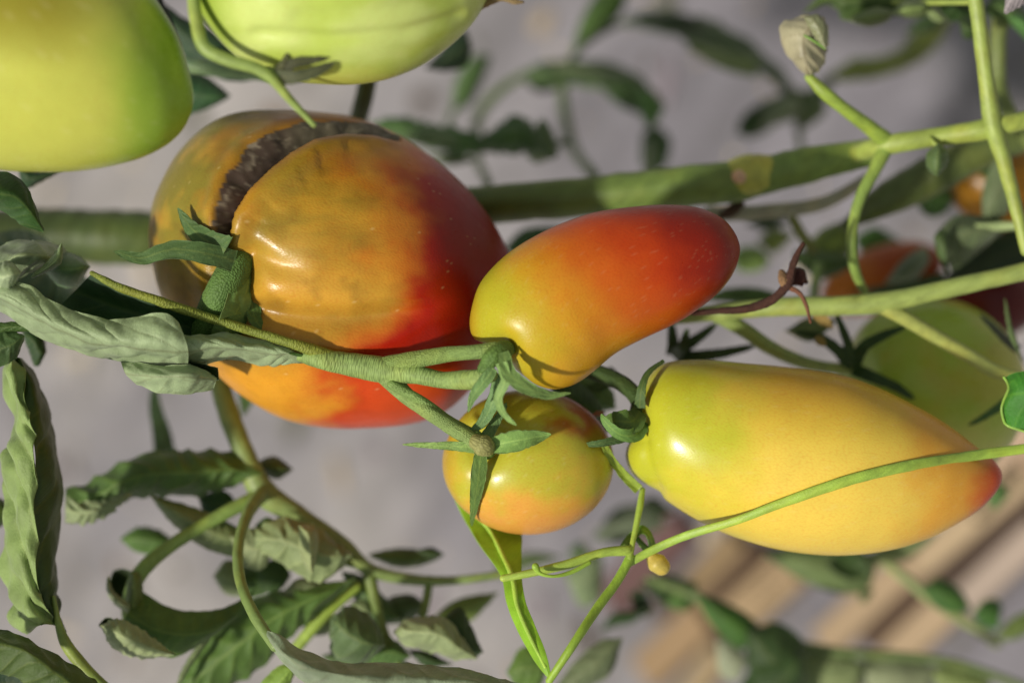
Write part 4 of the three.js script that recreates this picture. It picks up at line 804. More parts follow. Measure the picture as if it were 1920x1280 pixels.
// leaf branch below the big tomato
{
  const t = thing('leaf_branch', 'branching leaf stalk with curled leaves, hanging below the big tomato', 'leaf branch', [490, 920, -0.0725]);
  add(t, 'stem', stem([[385, 640, -0.0805, 20], [408, 710, -0.0789, 20], [432, 785, -0.0757, 20], [462, 860, -0.0725, 20], [492, 920, -0.0725, 25], [560, 968, -0.0741, 20], [640, 1022, -0.0765, 17], [690, 1066, -0.0781, 14], [770, 1086, -0.0805, 11], [850, 1088, -0.0805, 9], [960, 1074, -0.0805, 8]], C('#84995a'), { seg: 110, rad: 18 }), M.stem);
  add(t, 'leaf_stalk', stem([[488, 930, -0.0692, 16], [440, 952, -0.0644, 13], [380, 985, -0.0612, 12], [310, 1030, -0.0580, 13], [262, 1075, -0.0563, 15], [240, 1130, -0.0547, 13], [236, 1170, -0.0563, 8]], C('#84a052'), {}), M.stem);
  add(t, 'leaf_stalk', stem([[490, 925, -0.0676, 15], [462, 968, -0.0483, 11], [446, 1030, -0.0322, 10], [452, 1095, -0.0193, 11], [478, 1155, -0.0097, 11], [515, 1212, -0.0032, 10]], C('#7a9150'), {}), M.stem);
  add(t, 'leaf_stalk', stem([[690, 1068, -0.0781, 13], [702, 1120, -0.0765, 11], [718, 1180, -0.0725, 9], [750, 1250, -0.0684, 8]], C('#6f8442'), {}), M.stem);
  add(t, 'leaf_stalk', stem([[805, 1086, -0.0805, 8], [800, 1120, -0.0805, 8], [792, 1155, -0.0789, 8]], C('#6f8442'), {}), M.stem);
  add(t, 'leaf_stalk', stem([[555, 1215, -0.0725, 11], [605, 1155, -0.0725, 12], [668, 1100, -0.0757, 10]], C('#9db74c'), {}), M.stem);
  const L = (u, l, w, b, o, lab) => add(t, 'leaflet', leaf(u, l, w, b, o), M.leaf, lab);
  L([[122, 915], [160, 905], [205, 878], [270, 848], [350, 842], [430, 845], [490, 880]], [[122, 980], [180, 968], [240, 938], [310, 932], [380, 930], [430, 915], [490, 895]], -0.0725, 0.012, { top: C('#52683a'), scallop: 0.09, pucker: 0.0022, veins: 9, nu: 110, nv: 32 });
  L([[122, 928], [150, 940], [190, 938], [246, 925]], [[122, 982], [160, 985], [205, 965], [246, 925]], -0.0598, 0.004, { ...PALE, top: C('#a9b98a'), veins: 5, pucker: 0.0022, scallop: 0.25, nu: 60 });
  L([[225, 1010], [262, 985], [300, 992], [330, 1020]], [[225, 1010], [255, 1035], [295, 1040], [330, 1020]], -0.0978, 0.005, { top: C('#4f6838'), nu: 30, scallop: 0.2 });
  L([[400, 1080], [425, 1050], [452, 1060]], [[400, 1080], [420, 1112], [450, 1120]], -0.0862, 0.004, { ...PALE, top: C('#9fb082'), nu: 30 });
  L([[520, 1120], [560, 1085], [610, 1090]], [[520, 1120], [560, 1140], [610, 1090]], -0.0690, 0.005, { ...PALE, top: C('#98a97a'), nu: 30 });
  L([[705, 1150], [730, 1120], [775, 1115], [800, 1135]], [[705, 1150], [735, 1170], [775, 1160], [800, 1135]], -0.0897, 0.006, { top: C('#5a7346'), nu: 30 });
  L([[640, 1245], [690, 1200], [735, 1195], [770, 1230]], [[640, 1262], [690, 1250], [735, 1250], [770, 1230]], -0.0690, 0.006, { top: C('#566f42'), nu: 40, scallop: 0.2 });
  L([[480, 866], [515, 855], [549, 880]], [[480, 880], [520, 898], [549, 880]], -0.0805, 0.006, { top: C('#5c7038'), nu: 24 });
  L([[280, 928], [360, 950], [420, 975], [462, 1000]], [[280, 928], [320, 980], [390, 1030], [462, 1050]], -0.0660, 0.006, { ...PALE, top: C('#98a874') });
  L([[370, 930], [420, 920], [450, 950]], [[370, 930], [385, 965], [410, 975], [450, 950]], -0.0765, 0.003, { top: C('#2f4a2c'), nu: 24 });
  L([[430, 1005], [480, 990], [520, 1010]], [[430, 1005], [450, 1055], [490, 1068], [520, 1010]], -0.0612, 0.004, { ...PALE, top: C('#a5b283') });
  L([[478, 990], [530, 968], [600, 990], [660, 1040]], [[478, 1030], [530, 1060], [582, 1090], [620, 1085], [660, 1040]], -0.0580, 0.008, { ...PALE, top: C('#a9ba84'), pucker: 0.0022, veins: 6, nu: 80 });
  L([[478, 985], [500, 970], [530, 985]], [[478, 985], [490, 1015], [530, 985]], -0.0684, 0.004, { top: C('#4f6a3a'), nu: 24 });
  L([[560, 985], [590, 990], [598, 1020], [585, 1075]], [[560, 985], [562, 1030], [572, 1060], [585, 1075]], -0.0483, 0.006, { ...PALE, top: C('#b7c48d'), nu: 30 });
  L([[610, 1010], [640, 1030], [668, 1065]], [[610, 1010], [625, 1050], [668, 1065]], -0.0708, 0.004, { top: C('#6f8748'), nu: 24 });
  L([[655, 1130], [690, 1120], [700, 1150]], [[655, 1130], [670, 1165], [700, 1150]], -0.0805, 0.004, { ...PALE, top: C('#9cae7c'), nu: 24 });
  L([[600, 1230], [660, 1215], [720, 1225], [780, 1250]], [[600, 1230], [650, 1262], [720, 1268], [780, 1250]], -0.0885, 0.006, { top: C('#5f7a48'), nu: 40, scallop: 0.2 });
  L([[560, 1110], [600, 1095], [640, 1110]], [[560, 1110], [590, 1140], [640, 1110]], -0.0885, 0.004, { top: C('#6d8550'), nu: 24, scallop: 0.15 });
  L([[430, 1090], [455, 1060], [500, 1050], [540, 1075]], [[430, 1090], [460, 1120], [505, 1110], [540, 1075]], -0.0966, 0.006, { top: C('#4a6038'), nu: 30 });
  L([[690, 1040], [740, 1028], [790, 1032], [832, 1040]], [[690, 1040], [740, 1062], [790, 1060], [832, 1040]], -0.0966, 0.004, { top: C('#6f8748') });
  L([[780, 1032], [808, 1026], [832, 1038]], [[780, 1032], [805, 1046], [832, 1038]], -0.0885, 0.003, { top: C('#3a4c2a'), nu: 20 });
  // the loop and its leaf
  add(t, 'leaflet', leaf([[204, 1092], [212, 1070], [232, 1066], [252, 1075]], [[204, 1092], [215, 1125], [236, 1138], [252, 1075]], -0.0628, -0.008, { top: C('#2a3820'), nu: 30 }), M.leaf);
  add(t, 'leaflet', leaf([[202, 1080], [210, 1106], [228, 1122], [242, 1132]], [[202, 1080], [200, 1105], [214, 1132], [242, 1150]], -0.0483, 0.005, { ...PALE, top: C('#aab78d'), nu: 30 }), M.leaf, 'pale curled lip');
  add(t, 'leaflet', leaf([[246, 1070], [262, 1078], [268, 1110], [262, 1150]], [[246, 1070], [236, 1110], [232, 1150], [262, 1150]], -0.0531, 0.005, { top: C('#8a9f5a'), nu: 30 }), M.leaf);
  add(t, 'leaflet', sheet([[[262, 1105, -0.0563], [310, 1135, -0.0515], [365, 1146, -0.0515], [420, 1140, -0.0531], [480, 1105, -0.0580]], [[238, 1150, -0.0467], [290, 1180, -0.0419], [345, 1190, -0.0419], [395, 1182, -0.0451], [450, 1150, -0.0531]], [[232, 1165, -0.0467], [260, 1205, -0.0451], [310, 1232, -0.0451], [345, 1225, -0.0467], [420, 1175, -0.0547]]], { top: C('#52683a'), under: G.under, nu: 60 }), M.leaf);
  add(t, 'leaflet', leaf([[188, 1172], [215, 1160], [245, 1168], [330, 1228]], [[188, 1172], [205, 1210], [255, 1234], [330, 1228]], -0.0362, 0.008, { ...PALE, top: C('#b9c894'), nu: 40, pucker: 0.0012 }), M.leaf, 'pale rolled margin');
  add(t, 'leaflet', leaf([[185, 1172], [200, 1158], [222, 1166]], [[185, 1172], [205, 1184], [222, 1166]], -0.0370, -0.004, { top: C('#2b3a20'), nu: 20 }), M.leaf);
  L([[325, 1300], [350, 1240], [400, 1170], [480, 1120], [580, 1095], [665, 1085]], [[325, 1300], [400, 1300], [480, 1260], [540, 1200], [610, 1140], [665, 1085]], -0.0684, 0.01, { top: C('#566d3b'), pucker: 0.002, veins: 8, scallop: 0.04, nu: 80 });
  L([[325, 1300], [345, 1245], [395, 1175], [410, 1165]], [[325, 1300], [365, 1240], [400, 1190], [410, 1165]], -0.0563, 0.003, { ...PALE, top: C('#8a9d6b'), nu: 30 });
  L([[620, 1160], [650, 1135], [700, 1160], [722, 1210]], [[620, 1160], [625, 1230], [670, 1250], [722, 1210]], -0.0547, 0.012, { top: C('#6a8454'), veins: 5, pucker: 0.0012 });
  L([[640, 1070], [680, 1080], [730, 1130], [760, 1160]], [[640, 1070], [660, 1120], [710, 1170], [760, 1160]], -0.0845, 0.006, { top: C('#5a7a44') });
  L([[738, 1185], [760, 1160], [800, 1155], [835, 1158], [895, 1235]], [[738, 1185], [755, 1205], [800, 1220], [850, 1235], [895, 1235]], -0.0563, 0.01, { ...PALE, top: C('#aebe8c'), nu: 60, pucker: 0.0014, veins: 5 });
  L([[832, 1158], [862, 1138], [885, 1175], [906, 1222]], [[832, 1158], [852, 1195], [880, 1235], [906, 1222]], -0.0628, 0.004, { top: C('#3a4c34'), nu: 40 });
  L([[480, 1060], [530, 1045], [545, 1080]], [[480, 1060], [490, 1105], [520, 1110], [545, 1080]], -0.0885, 0.002, { top: C('#3f562f'), nu: 24 });
  L([[560, 1165], [620, 1150], [640, 1180]], [[560, 1165], [590, 1190], [640, 1180]], -0.0805, 0.003, { ...PALE, top: C('#a3b285'), nu: 24 });
  L([[760, 1215], [800, 1222], [850, 1245]], [[760, 1215], [800, 1250], [850, 1245]], -0.0725, 0.003, { top: C('#304526'), nu: 24 });
  L([[950, 1260], [975, 1215], [1010, 1215], [1025, 1255]], [[950, 1260], [970, 1290], [1010, 1290], [1025, 1255]], -0.0885, 0.004, { top: C('#6f8f45'), nu: 24 });
  L([[745, 1180], [800, 1165], [855, 1125], [935, 1110]], [[745, 1180], [800, 1185], [880, 1165], [935, 1110]], -0.1046, 0.003, { top: C('#8a9f55'), nu: 24 });
}
{
  const t = thing('twisted_leaf', 'twisted grey-green leaf running along the bottom edge below the leaf branch', 'leaf', [520, 1215, 0]);
  add(t, 'blade', sheet([[[495, 1180, -0.006], [525, 1192, 0], [560, 1215, 0.002], [600, 1230, 0.002], [680, 1244, 0], [760, 1242, -0.004], [860, 1254, -0.008], [1000, 1285, -0.012]], [[500, 1192, -0.004], [530, 1225, 0.008], [570, 1250, 0.012], [620, 1262, 0.012], [700, 1275, 0.01], [780, 1272, 0.006], [870, 1280, 0], [1000, 1300, -0.006]], [[505, 1200, -0.006], [535, 1252, -0.002], [565, 1275, 0], [610, 1290, 0], [700, 1320, 0], [790, 1320, -0.002], [880, 1320, -0.004], [1000, 1320, -0.008]]], { nu: 120, top: C('#a8ba9a'), under: G.top, veins: 9, slant: 2.6, pucker: 0.0011, wave: 0.0022, vein: 0.8 }), M.leaf);
  add(t, 'leaf_lobe', leaf([[480, 1290], [520, 1250], [560, 1240]], [[480, 1330], [530, 1310], [560, 1240]], -0.04, 0.003, { top: C('#9cbf5a'), nu: 24 }), M.leaf);
}
// the bright grass-like weed
{
  const t = thing('grass_weed', 'bright green grass blades and thin stems in a V below the small round tomato', 'grass', [1032, 1272, 0.004]);
  const gr = { top: C('#9dcf34'), under: C('#a3d544'), veins: 2, slant: 0.2, vein: 1.1 };
  add(t, 'blade', sheet([[[843, 915, -0.043], [872, 978, -0.041], [905, 1030, -0.030], [940, 1082, -0.020], [950, 1130, -0.014], [970, 1180, -0.008], [1000, 1235, -0.001], [1030, 1274, 0.004]], [[866, 925, -0.045], [912, 985, -0.041], [940, 1035, -0.029], [962, 1085, -0.0185], [969, 1130, -0.012], [986, 1178, -0.0055], [1011, 1230, 0.001], [1032, 1274, 0.004]], [[900, 930, -0.046], [972, 990, -0.042], [978, 1040, -0.028], [979, 1090, -0.018], [986, 1130, -0.012], [1003, 1172, -0.006], [1024, 1225, 0.001], [1035, 1274, 0.004]]], { ...gr, vm: 0.5, nu: 70, pucker: 0.0006, scallop: 0 }), M.petal);
  add(t, 'midrib', stem([[884, 960, -0.0425, 3], [915, 990, -0.0395, 4], [940, 1036, -0.0278, 4.5], [961, 1085, -0.0172, 5], [970, 1135, -0.0108, 4.5], [990, 1185, -0.0038, 4], [1022, 1250, 0.003, 3]], C('#a9cf55'), {}), M.stem);
  const c = C('#93b53e');
  add(t, 'stem', stem([[1030, 1276, 0.004, 7], [1075, 1208, 0.005, 8], [1120, 1140, -0.006, 9], [1160, 1085, -0.014, 9], [1182, 1045, -0.018, 9]], c, {}), M.stem);
  add(t, 'stem', stem([[1178, 1056, -0.018, 8], [1230, 1028, -0.018, 8], [1290, 1003, -0.015, 8], [1380, 976, -0.008, 8], [1480, 938, -0.0035, 9], [1600, 898, -0.002, 10], [1720, 870, -0.008, 10], [1840, 852, -0.021, 10], [1960, 836, -0.026, 9]], C('#9cbc4c'), { flat: 0.5, seg: 100 }), M.stem);
  add(t, 'stem', stem([[944, 1084, -0.012, 7], [1005, 1072, -0.012, 8], [1070, 1056, -0.014, 9], [1130, 1036, -0.016, 9], [1176, 1032, -0.018, 10]], C('#a0b94f'), {}), M.stem);
  add(t, 'tendril', stem([[1004, 1062, -0.008, 7], [1012, 1074, -0.008, 4], [1035, 1080, -0.008, 3], [1070, 1073, -0.01, 4], [1105, 1055, -0.012, 4]], c, {}), M.stem);
  add(t, 'stem', stem([[1180, 1048, -0.017, 6], [1190, 1000, -0.021, 5], [1200, 950, -0.026, 6], [1205, 918, -0.03, 5]], C('#a6c152'), {}), M.stem);
  add(t, 'curled_leaf', sheet([[[1160, 1028, -0.026], [1180, 1000, -0.026], [1205, 984, -0.026], [1222, 998, -0.026], [1230, 1025, -0.026]], [[1165, 1036, -0.024], [1188, 1015, -0.022], [1204, 1000, -0.022], [1214, 1010, -0.022], [1218, 1030, -0.024]]], { top: C('#6f9a3a'), under: C('#55803a'), nu: 40, nv: 8, veins: 3 }), M.petal);
}
{
  const t = thing('flower_bud', 'little closed yellow bud beside the fork of the grass stems', 'bud', [1222, 1040, 0]);
  add(t, 'bud', stem([[1214, 1032, -0.024, 6], [1222, 1044, -0.024, 12], [1231, 1054, -0.024, 19], [1240, 1062, -0.024, 17]], C('#dccb66'), { rad: 18 }), M.petal);
  add(t, 'bud_stalk', stem([[1195, 1010, -0.026, 5], [1205, 1022, -0.025, 6], [1218, 1036, -0.024, 7]], C('#7fa048'), {}), M.stem);
}
{
  const t = thing('weed_leaf', 'vivid green toothed leaf poking in at the right edge above the grass blade', 'leaf', [1920, 755, 0.01]);
  add(t, 'blade', sheet([[[1884, 710, 0.008], [1896, 702, 0.01], [1925, 697, 0.012], [1990, 690, 0.012]], [[1893, 728, 0.01], [1902, 722, 0.013], [1930, 722, 0.016], [1990, 725, 0.016]], [[1880, 765, 0.01], [1895, 760, 0.013], [1930, 755, 0.016], [1990, 760, 0.016]], [[1886, 795, 0.008], [1898, 800, 0.01], [1925, 808, 0.012], [1990, 830, 0.012]]], { top: C('#4f9a34'), under: C('#5f9a44'), veins: 4, nu: 40, pucker: 0.0005 }), M.leaf);
  add(t, 'margin', stem([[1884, 708, 0.009, 3], [1889, 716, 0.01, 2.5], [1892, 728, 0.011, 2.5], [1884, 748, 0.011, 2.5], [1879, 765, 0.011, 2.5], [1882, 785, 0.01, 2.5], [1888, 796, 0.009, 2.5], [1925, 810, 0.013, 2.5]], C('#a0cc5a'), {}), M.petal, 'light leaf margin with small teeth');
}
// second truss at the right
{
  const t = thing('fruit_truss', 'light green forked fruit stalk behind the tip of the long tomato, at the right', 'fruit stalk', [1660, 572, -0.055]);
  add(t, 'stem', stem([[1200, 600, -0.07, 13], [1290, 592, -0.065, 14], [1370, 583, -0.06, 16], [1480, 574, -0.056, 19], [1580, 573, -0.054, 19], [1660, 566, -0.053, 19], [1760, 545, -0.052, 17], [1960, 500, -0.05, 17]], C('#98a95c'), { seg: 80, rad: 18 }), M.stem);
  add(t, 'side_stem', stem([[1650, 570, -0.053, 17], [1700, 598, -0.054, 14], [1760, 634, -0.056, 13], [1820, 668, -0.058, 13], [1872, 698, -0.06, 13], [1935, 715, -0.06, 12]], C('#a3ac5c'), {}), M.stem);
  add(t, 'side_stem', stem([[1340, 588, -0.062, 14], [1395, 618, -0.064, 14], [1445, 652, -0.068, 14], [1510, 680, -0.074, 12], [1570, 690, -0.08, 11], [1600, 688, -0.084, 13]], C('#8a9d56'), {}), M.stem);
}
{
  const t = thing('dried_flower', 'shrivelled reddish-brown flower stalk right of the long tomato tip', 'dried flower', [1490, 540, -0.03]);
  const d = C('#45281f');
  add(t, 'stalk', stem([[1300, 586, -0.034, 5], [1350, 583, -0.033, 6], [1410, 577, -0.032, 8], [1450, 560, -0.031, 8], [1475, 535, -0.03, 9], [1484, 510, -0.03, 8], [1494, 480, -0.03, 6], [1506, 457, -0.03, 4]], d, { rough: 0.3, seg: 80 }), M.dry);
  add(t, 'withered_petals', stem([[1478, 530, -0.034, 9], [1494, 520, -0.036, 17], [1504, 522, -0.038, 12], [1512, 528, -0.038, 4]], C('#4a231c'), { rough: 0.4 }), M.dry);
  add(t, 'withered_petals', stem([[1466, 512, -0.032, 7], [1470, 526, -0.03, 9], [1472, 540, -0.03, 5]], C('#8a6a4c'), { rough: 0.35 }), M.dry);
  add(t, 'pistil', stem([[1480, 538, -0.03, 5], [1500, 550, -0.03, 4], [1512, 572, -0.03, 3.5], [1520, 604, -0.03, 2.5]], C('#7a4f3c'), { rough: 0.25 }), M.dry);
}
{
  const t = thing('dried_flower', 'dark dried bit stuck between the tip of the long tomato and the main stem', 'dried flower', [1375, 395, -0.09]);
  add(t, 'withered_petals', stem([[1352, 405, -0.09, 6], [1372, 395, -0.09, 12], [1390, 382, -0.09, 7]], C('#4c3a2e'), { rough: 0.35 }), M.dry);
}
{
  const t = thing('empty_calyx', 'dark star of thin sepals above the yellow tomato, under the long tomato', 'sepals', [1262, 645, -0.08]);
  for (const p of [[[1262, 665, -0.08], [1262, 635, -0.08], [1258, 600, -0.082]], [[1262, 665, -0.08], [1300, 640, -0.076], [1345, 606, -0.076]], [[1270, 672, -0.08], [1340, 664, -0.076], [1418, 648, -0.076]], [[1262, 668, -0.08], [1280, 650, -0.07], [1290, 615, -0.07]]])
    add(t, 'sepal', blade(p, 13, { top: C('#37492e'), under: C('#3f5634'), shape: (s) => (1 - s) ** 0.4 + 0.05, lean: 0.3 }), M.leaf);
}
{
  const t = thing('leaf_clump', 'dark little leaves in the gap between the small round tomato and the yellow one', 'leaves', [1090, 760, -0.06]);
  add(t, 'leaflet', leaf([[1030, 720], [1060, 705], [1110, 735], [1135, 775]], [[1030, 720], [1055, 780], [1095, 795], [1135, 775]], -0.062, 0.006, { top: C('#3f5636') }), M.leaf);
  add(t, 'leaflet', leaf([[1060, 700], [1110, 700], [1150, 735], [1155, 765]], [[1060, 700], [1090, 745], [1130, 770], [1155, 765]], -0.075, 0.005, { top: C('#5a6f48') }), M.leaf);
  add(t, 'leaflet', leaf([[1095, 790], [1125, 775], [1150, 800]], [[1095, 790], [1118, 825], [1150, 800]], -0.07, 0.003, { ...PALE, top: C('#8b9b80'), nu: 24 }), M.leaf);
  add(t, 'dry_tip', stem([[1113, 778, -0.04, 3], [1122, 775, -0.04, 5], [1130, 773, -0.04, 3]], C('#c98f78'), { rough: 0.4 }), M.dry, 'tiny reddish dry flower tip');
  add(t, 'sepal', blade([[1150, 690, -0.07], [1130, 720, -0.07], [1080, 735, -0.07]], 12, { ...SEPD }), M.leaf);
}
// right middle background leaves
{
  const t = thing('tomato_leaf', 'pale grey-green leaf with a curled dark end near the right edge, over the amber tomato', 'leaf', [1900, 420, -0.1]);
  add(t, 'upper_half', leaf([[1840, 412], [1845, 350], [1870, 300], [1885, 300], [1898, 360]], [[1840, 412], [1870, 415], [1890, 400], [1898, 360]], -0.1, 0.006, { ...PALE, top: C('#8b9c74'), veins: 5, vein: 0.8 }), M.leaf);
  add(t, 'lower_half', sheet([[[1755, 440, -0.1], [1785, 408, -0.1], [1820, 402, -0.1], [1862, 412, -0.1], [1895, 415, -0.1]], [[1765, 465, -0.09], [1800, 440, -0.088], [1835, 432, -0.088], [1865, 428, -0.09], [1895, 420, -0.098]], [[1785, 508, -0.1], [1815, 490, -0.1], [1845, 465, -0.1], [1870, 440, -0.1], [1895, 424, -0.1]]], { ...PALE, top: C('#7d8f68'), veins: 5, vein: 0.85 }), M.leaf);
  add(t, 'curled_end', leaf([[1752, 445], [1765, 430], [1780, 440], [1776, 500]], [[1752, 445], [1758, 475], [1778, 515], [1776, 500]], -0.085, 0.003, { top: C('#465638'), under: C('#c2bcb0'), nu: 30 }), M.leaf);
  add(t, 'leaf_stalk', stem([[1835, 425, -0.09, 7], [1875, 424, -0.09, 9], [1912, 422, -0.088, 8], [1960, 418, -0.085, 7]], C('#9db07a'), {}), M.stem);
}
{
  const t = thing('leaf_clump', 'blurred dark leaves in the shade behind the right-hand fruit stalk', 'leaves', [1830, 480, -0.15]);
  add(t, 'leaflet', leaf([[1760, 525], [1830, 470], [1890, 430], [1960, 420]], [[1760, 525], [1830, 530], [1890, 520], [1960, 500]], -0.16, 0.004, { top: C('#2b3824') }), M.leaf);
  add(t, 'leaflet', leaf([[1700, 345], [1760, 330], [1790, 370]], [[1700, 345], [1740, 405], [1770, 400], [1790, 370]], -0.16, 0.006, { top: C('#3f5a30') }), M.leaf);
  add(t, 'leaflet', leaf([[1660, 530], [1700, 480], [1735, 462]], [[1660, 530], [1720, 520], [1745, 480], [1735, 462]], -0.14, 0.006, { ...PALE, top: C('#86977a') }), M.leaf);
  add(t, 'leaflet', leaf([[1590, 545], [1680, 530], [1770, 510]], [[1590, 545], [1690, 556], [1770, 530], [1770, 510]], -0.15, 0.003, { top: C('#364a2a') }), M.leaf);
  add(t, 'leaflet', leaf([[1600, 445], [1640, 425], [1690, 450]], [[1600, 445], [1620, 480], [1660, 475], [1690, 450]], -0.22, 0.004, { top: C('#4a6a38') }), M.leaf);
  add(t, 'leaflet', leaf([[1830, 305], [1850, 290], [1890, 320]], [[1830, 305], [1845, 330], [1870, 335], [1890, 320]], -0.14, 0.004, { top: C('#5f8a48') }), M.leaf);
  add(t, 'leaflet', leaf([[1885, 560], [1900, 610], [1920, 680]], [[1885, 560], [1890, 620], [1920, 680]], -0.07, 0.001, { top: C('#5a6a48'), nu: 20 }), M.leaf);
}
{
  const t = thing('leaf_clump', 'blurred yellow-green leaves around the shrivelled flower stalk', 'leaves', [1520, 490, -0.13]);
  add(t, 'leaflet', leaf([[1372, 490], [1385, 465], [1425, 465], [1445, 490]], [[1372, 490], [1390, 508], [1425, 506], [1445, 490]], -0.2, 0.006, { top: C('#9fbf6a') }), M.leaf);
  add(t, 'leaflet', leaf([[1420, 450], [1450, 430], [1490, 440]], [[1420, 450], [1450, 475], [1490, 440]], -0.2, 0.004, { top: C('#8a9a52') }), M.leaf);
  add(t, 'leaflet', blade([[1478, 388, -0.12], [1492, 420, -0.12], [1512, 452, -0.12], [1530, 475, -0.12]], 15, { top: C('#a3a868'), under: C('#8f9a5a'), shape: (s) => 0.5 + 0.6 * s - 0.4 * s * s }), M.leaf);
  add(t, 'leaflet', leaf([[1500, 480], [1540, 430], [1590, 410]], [[1500, 480], [1545, 500], [1595, 470], [1590, 410]], -0.16, 0.006, { top: C('#7d9144') }), M.leaf);
  add(t, 'leaflet', leaf([[1490, 470], [1530, 470], [1600, 480]], [[1490, 490], [1540, 525], [1600, 500]], -0.15, 0.006, { top: C('#56733a') }), M.leaf);
  add(t, 'leaf_stalk', stem([[1535, 500, -0.13, 10], [1528, 540, -0.12, 9], [1525, 580, -0.1, 8]], C('#66803f'), {}), M.stem);
  add(t, 'leaflet', leaf([[1310, 560], [1370, 540], [1440, 545], [1480, 565]], [[1310, 560], [1380, 568], [1440, 572], [1480, 565]], -0.12, 0.003, { top: C('#4a6036') }), M.leaf);
  add(t, 'leaflet', leaf([[940, 470], [980, 430], [1060, 425]], [[940, 470], [1000, 480], [1060, 425]], -0.17, 0.004, { top: C('#4f7044') }), M.leaf);
  add(t, 'leaflet', leaf([[1395, 420], [1440, 405], [1490, 415]], [[1395, 420], [1440, 432], [1490, 415]], -0.18, 0.004, { top: C('#36452c') }), M.leaf);
  add(t, 'leaflet', leaf([[1470, 620], [1520, 595], [1570, 600]], [[1470, 620], [1520, 640], [1570, 600]], -0.09, 0.003, { top: C('#7a8a5a') }), M.leaf);
  add(t, 'dry_tip', blade([[1528, 588, -0.06], [1545, 600, -0.06], [1562, 616, -0.06]], 11, { top: C('#b39a5c'), under: C('#9a8550') }), M.leaf);
  add(t, 'dry_tip', blade([[1530, 632, -0.065], [1540, 640, -0.065], [1550, 648, -0.065]], 9, { top: C('#b3a05c'), under: C('#9a8550') }), M.leaf);
}
{
  const t = thing('loose_sepal', 'thin dark sepal crossing the round green tomato near the right edge', 'sepal', [1850, 775, -0.065]);
  add(t, 'blade', blade([[1900, 742, -0.066], [1870, 765, -0.064], [1840, 785, -0.064], [1816, 797, -0.066]], 9, { top: C('#4d6a44'), under: C('#4d6a44'), shape: (s) => (1 - s) ** 0.5 + 0.05 }), M.leaf);
}
{
  const t = thing('loose_sepal', 'thin purplish sepal on the upper right of the round green tomato', 'sepal', [1870, 620, -0.075]);
  add(t, 'blade', blade([[1910, 655, -0.078], [1885, 635, -0.075], [1860, 610, -0.074], [1838, 590, -0.076]], 9, { top: C('#5a5a5c'), under: C('#5a5a5c'), shape: (s) => (1 - s) ** 0.5 + 0.05 }), M.leaf);
}
// lower right background
{
  const t = thing('leaf_spray', 'blurred green leaves right under the yellow tomato', 'leaves', [1560, 1080, -0.2]);
  add(t, 'leaflet', leaf([[1430, 1040], [1490, 1020], [1570, 1020], [1650, 1040]], [[1430, 1040], [1500, 1085], [1570, 1112], [1625, 1105], [1650, 1040]], -0.2, 0.008, { top: C('#7f9460') }), M.leaf);
  add(t, 'leaflet', leaf([[1548, 1060], [1575, 1035], [1615, 1045], [1630, 1070]], [[1548, 1060], [1580, 1082], [1610, 1085], [1630, 1070]], -0.185, -0.004, { top: C('#36492a') }), M.leaf);
  add(t, 'leaflet', leaf([[1640, 1030], [1700, 1010], [1760, 1000]], [[1640, 1060], [1700, 1050], [1760, 1000]], -0.21, 0.004, { top: C('#93a372') }), M.leaf);
  add(t, 'leaf_stalk', stem([[1640, 1040, -0.2, 9], [1700, 1085, -0.2, 10], [1750, 1125, -0.2, 10], [1810, 1165, -0.2, 10], [1870, 1205, -0.2, 10]], C('#8c9a68'), {}), M.stem);
  add(t, 'leaflet', leaf([[1725, 1105], [1760, 1085], [1800, 1105], [1820, 1140]], [[1725, 1105], [1760, 1140], [1795, 1152], [1820, 1140]], -0.19, 0.006, { top: C('#4f7a38') }), M.leaf);
  add(t, 'leaflet', leaf([[1825, 1150], [1850, 1122], [1878, 1130], [1872, 1165]], [[1825, 1150], [1840, 1172], [1872, 1180], [1872, 1165]], -0.19, 0.006, { top: C('#4a7a34') }), M.leaf);
  add(t, 'leaflet', leaf([[1868, 1195], [1890, 1165], [1935, 1140]], [[1868, 1195], [1900, 1200], [1940, 1175], [1935, 1140]], -0.19, 0.004, { top: C('#7c9150') }), M.leaf);
  add(t, 'leaflet', leaf([[1612, 1110], [1640, 1105], [1625, 1130]], [[1612, 1110], [1615, 1130], [1625, 1130]], -0.2, 0.002, { top: C('#6b7a4c'), nu: 16 }), M.leaf);
  add(t, 'leaflet', leaf([[1850, 925], [1875, 905], [1895, 925]], [[1850, 925], [1865, 955], [1895, 925]], -0.19, 0.003, { top: C('#566f4a'), nu: 16 }), M.leaf);
}
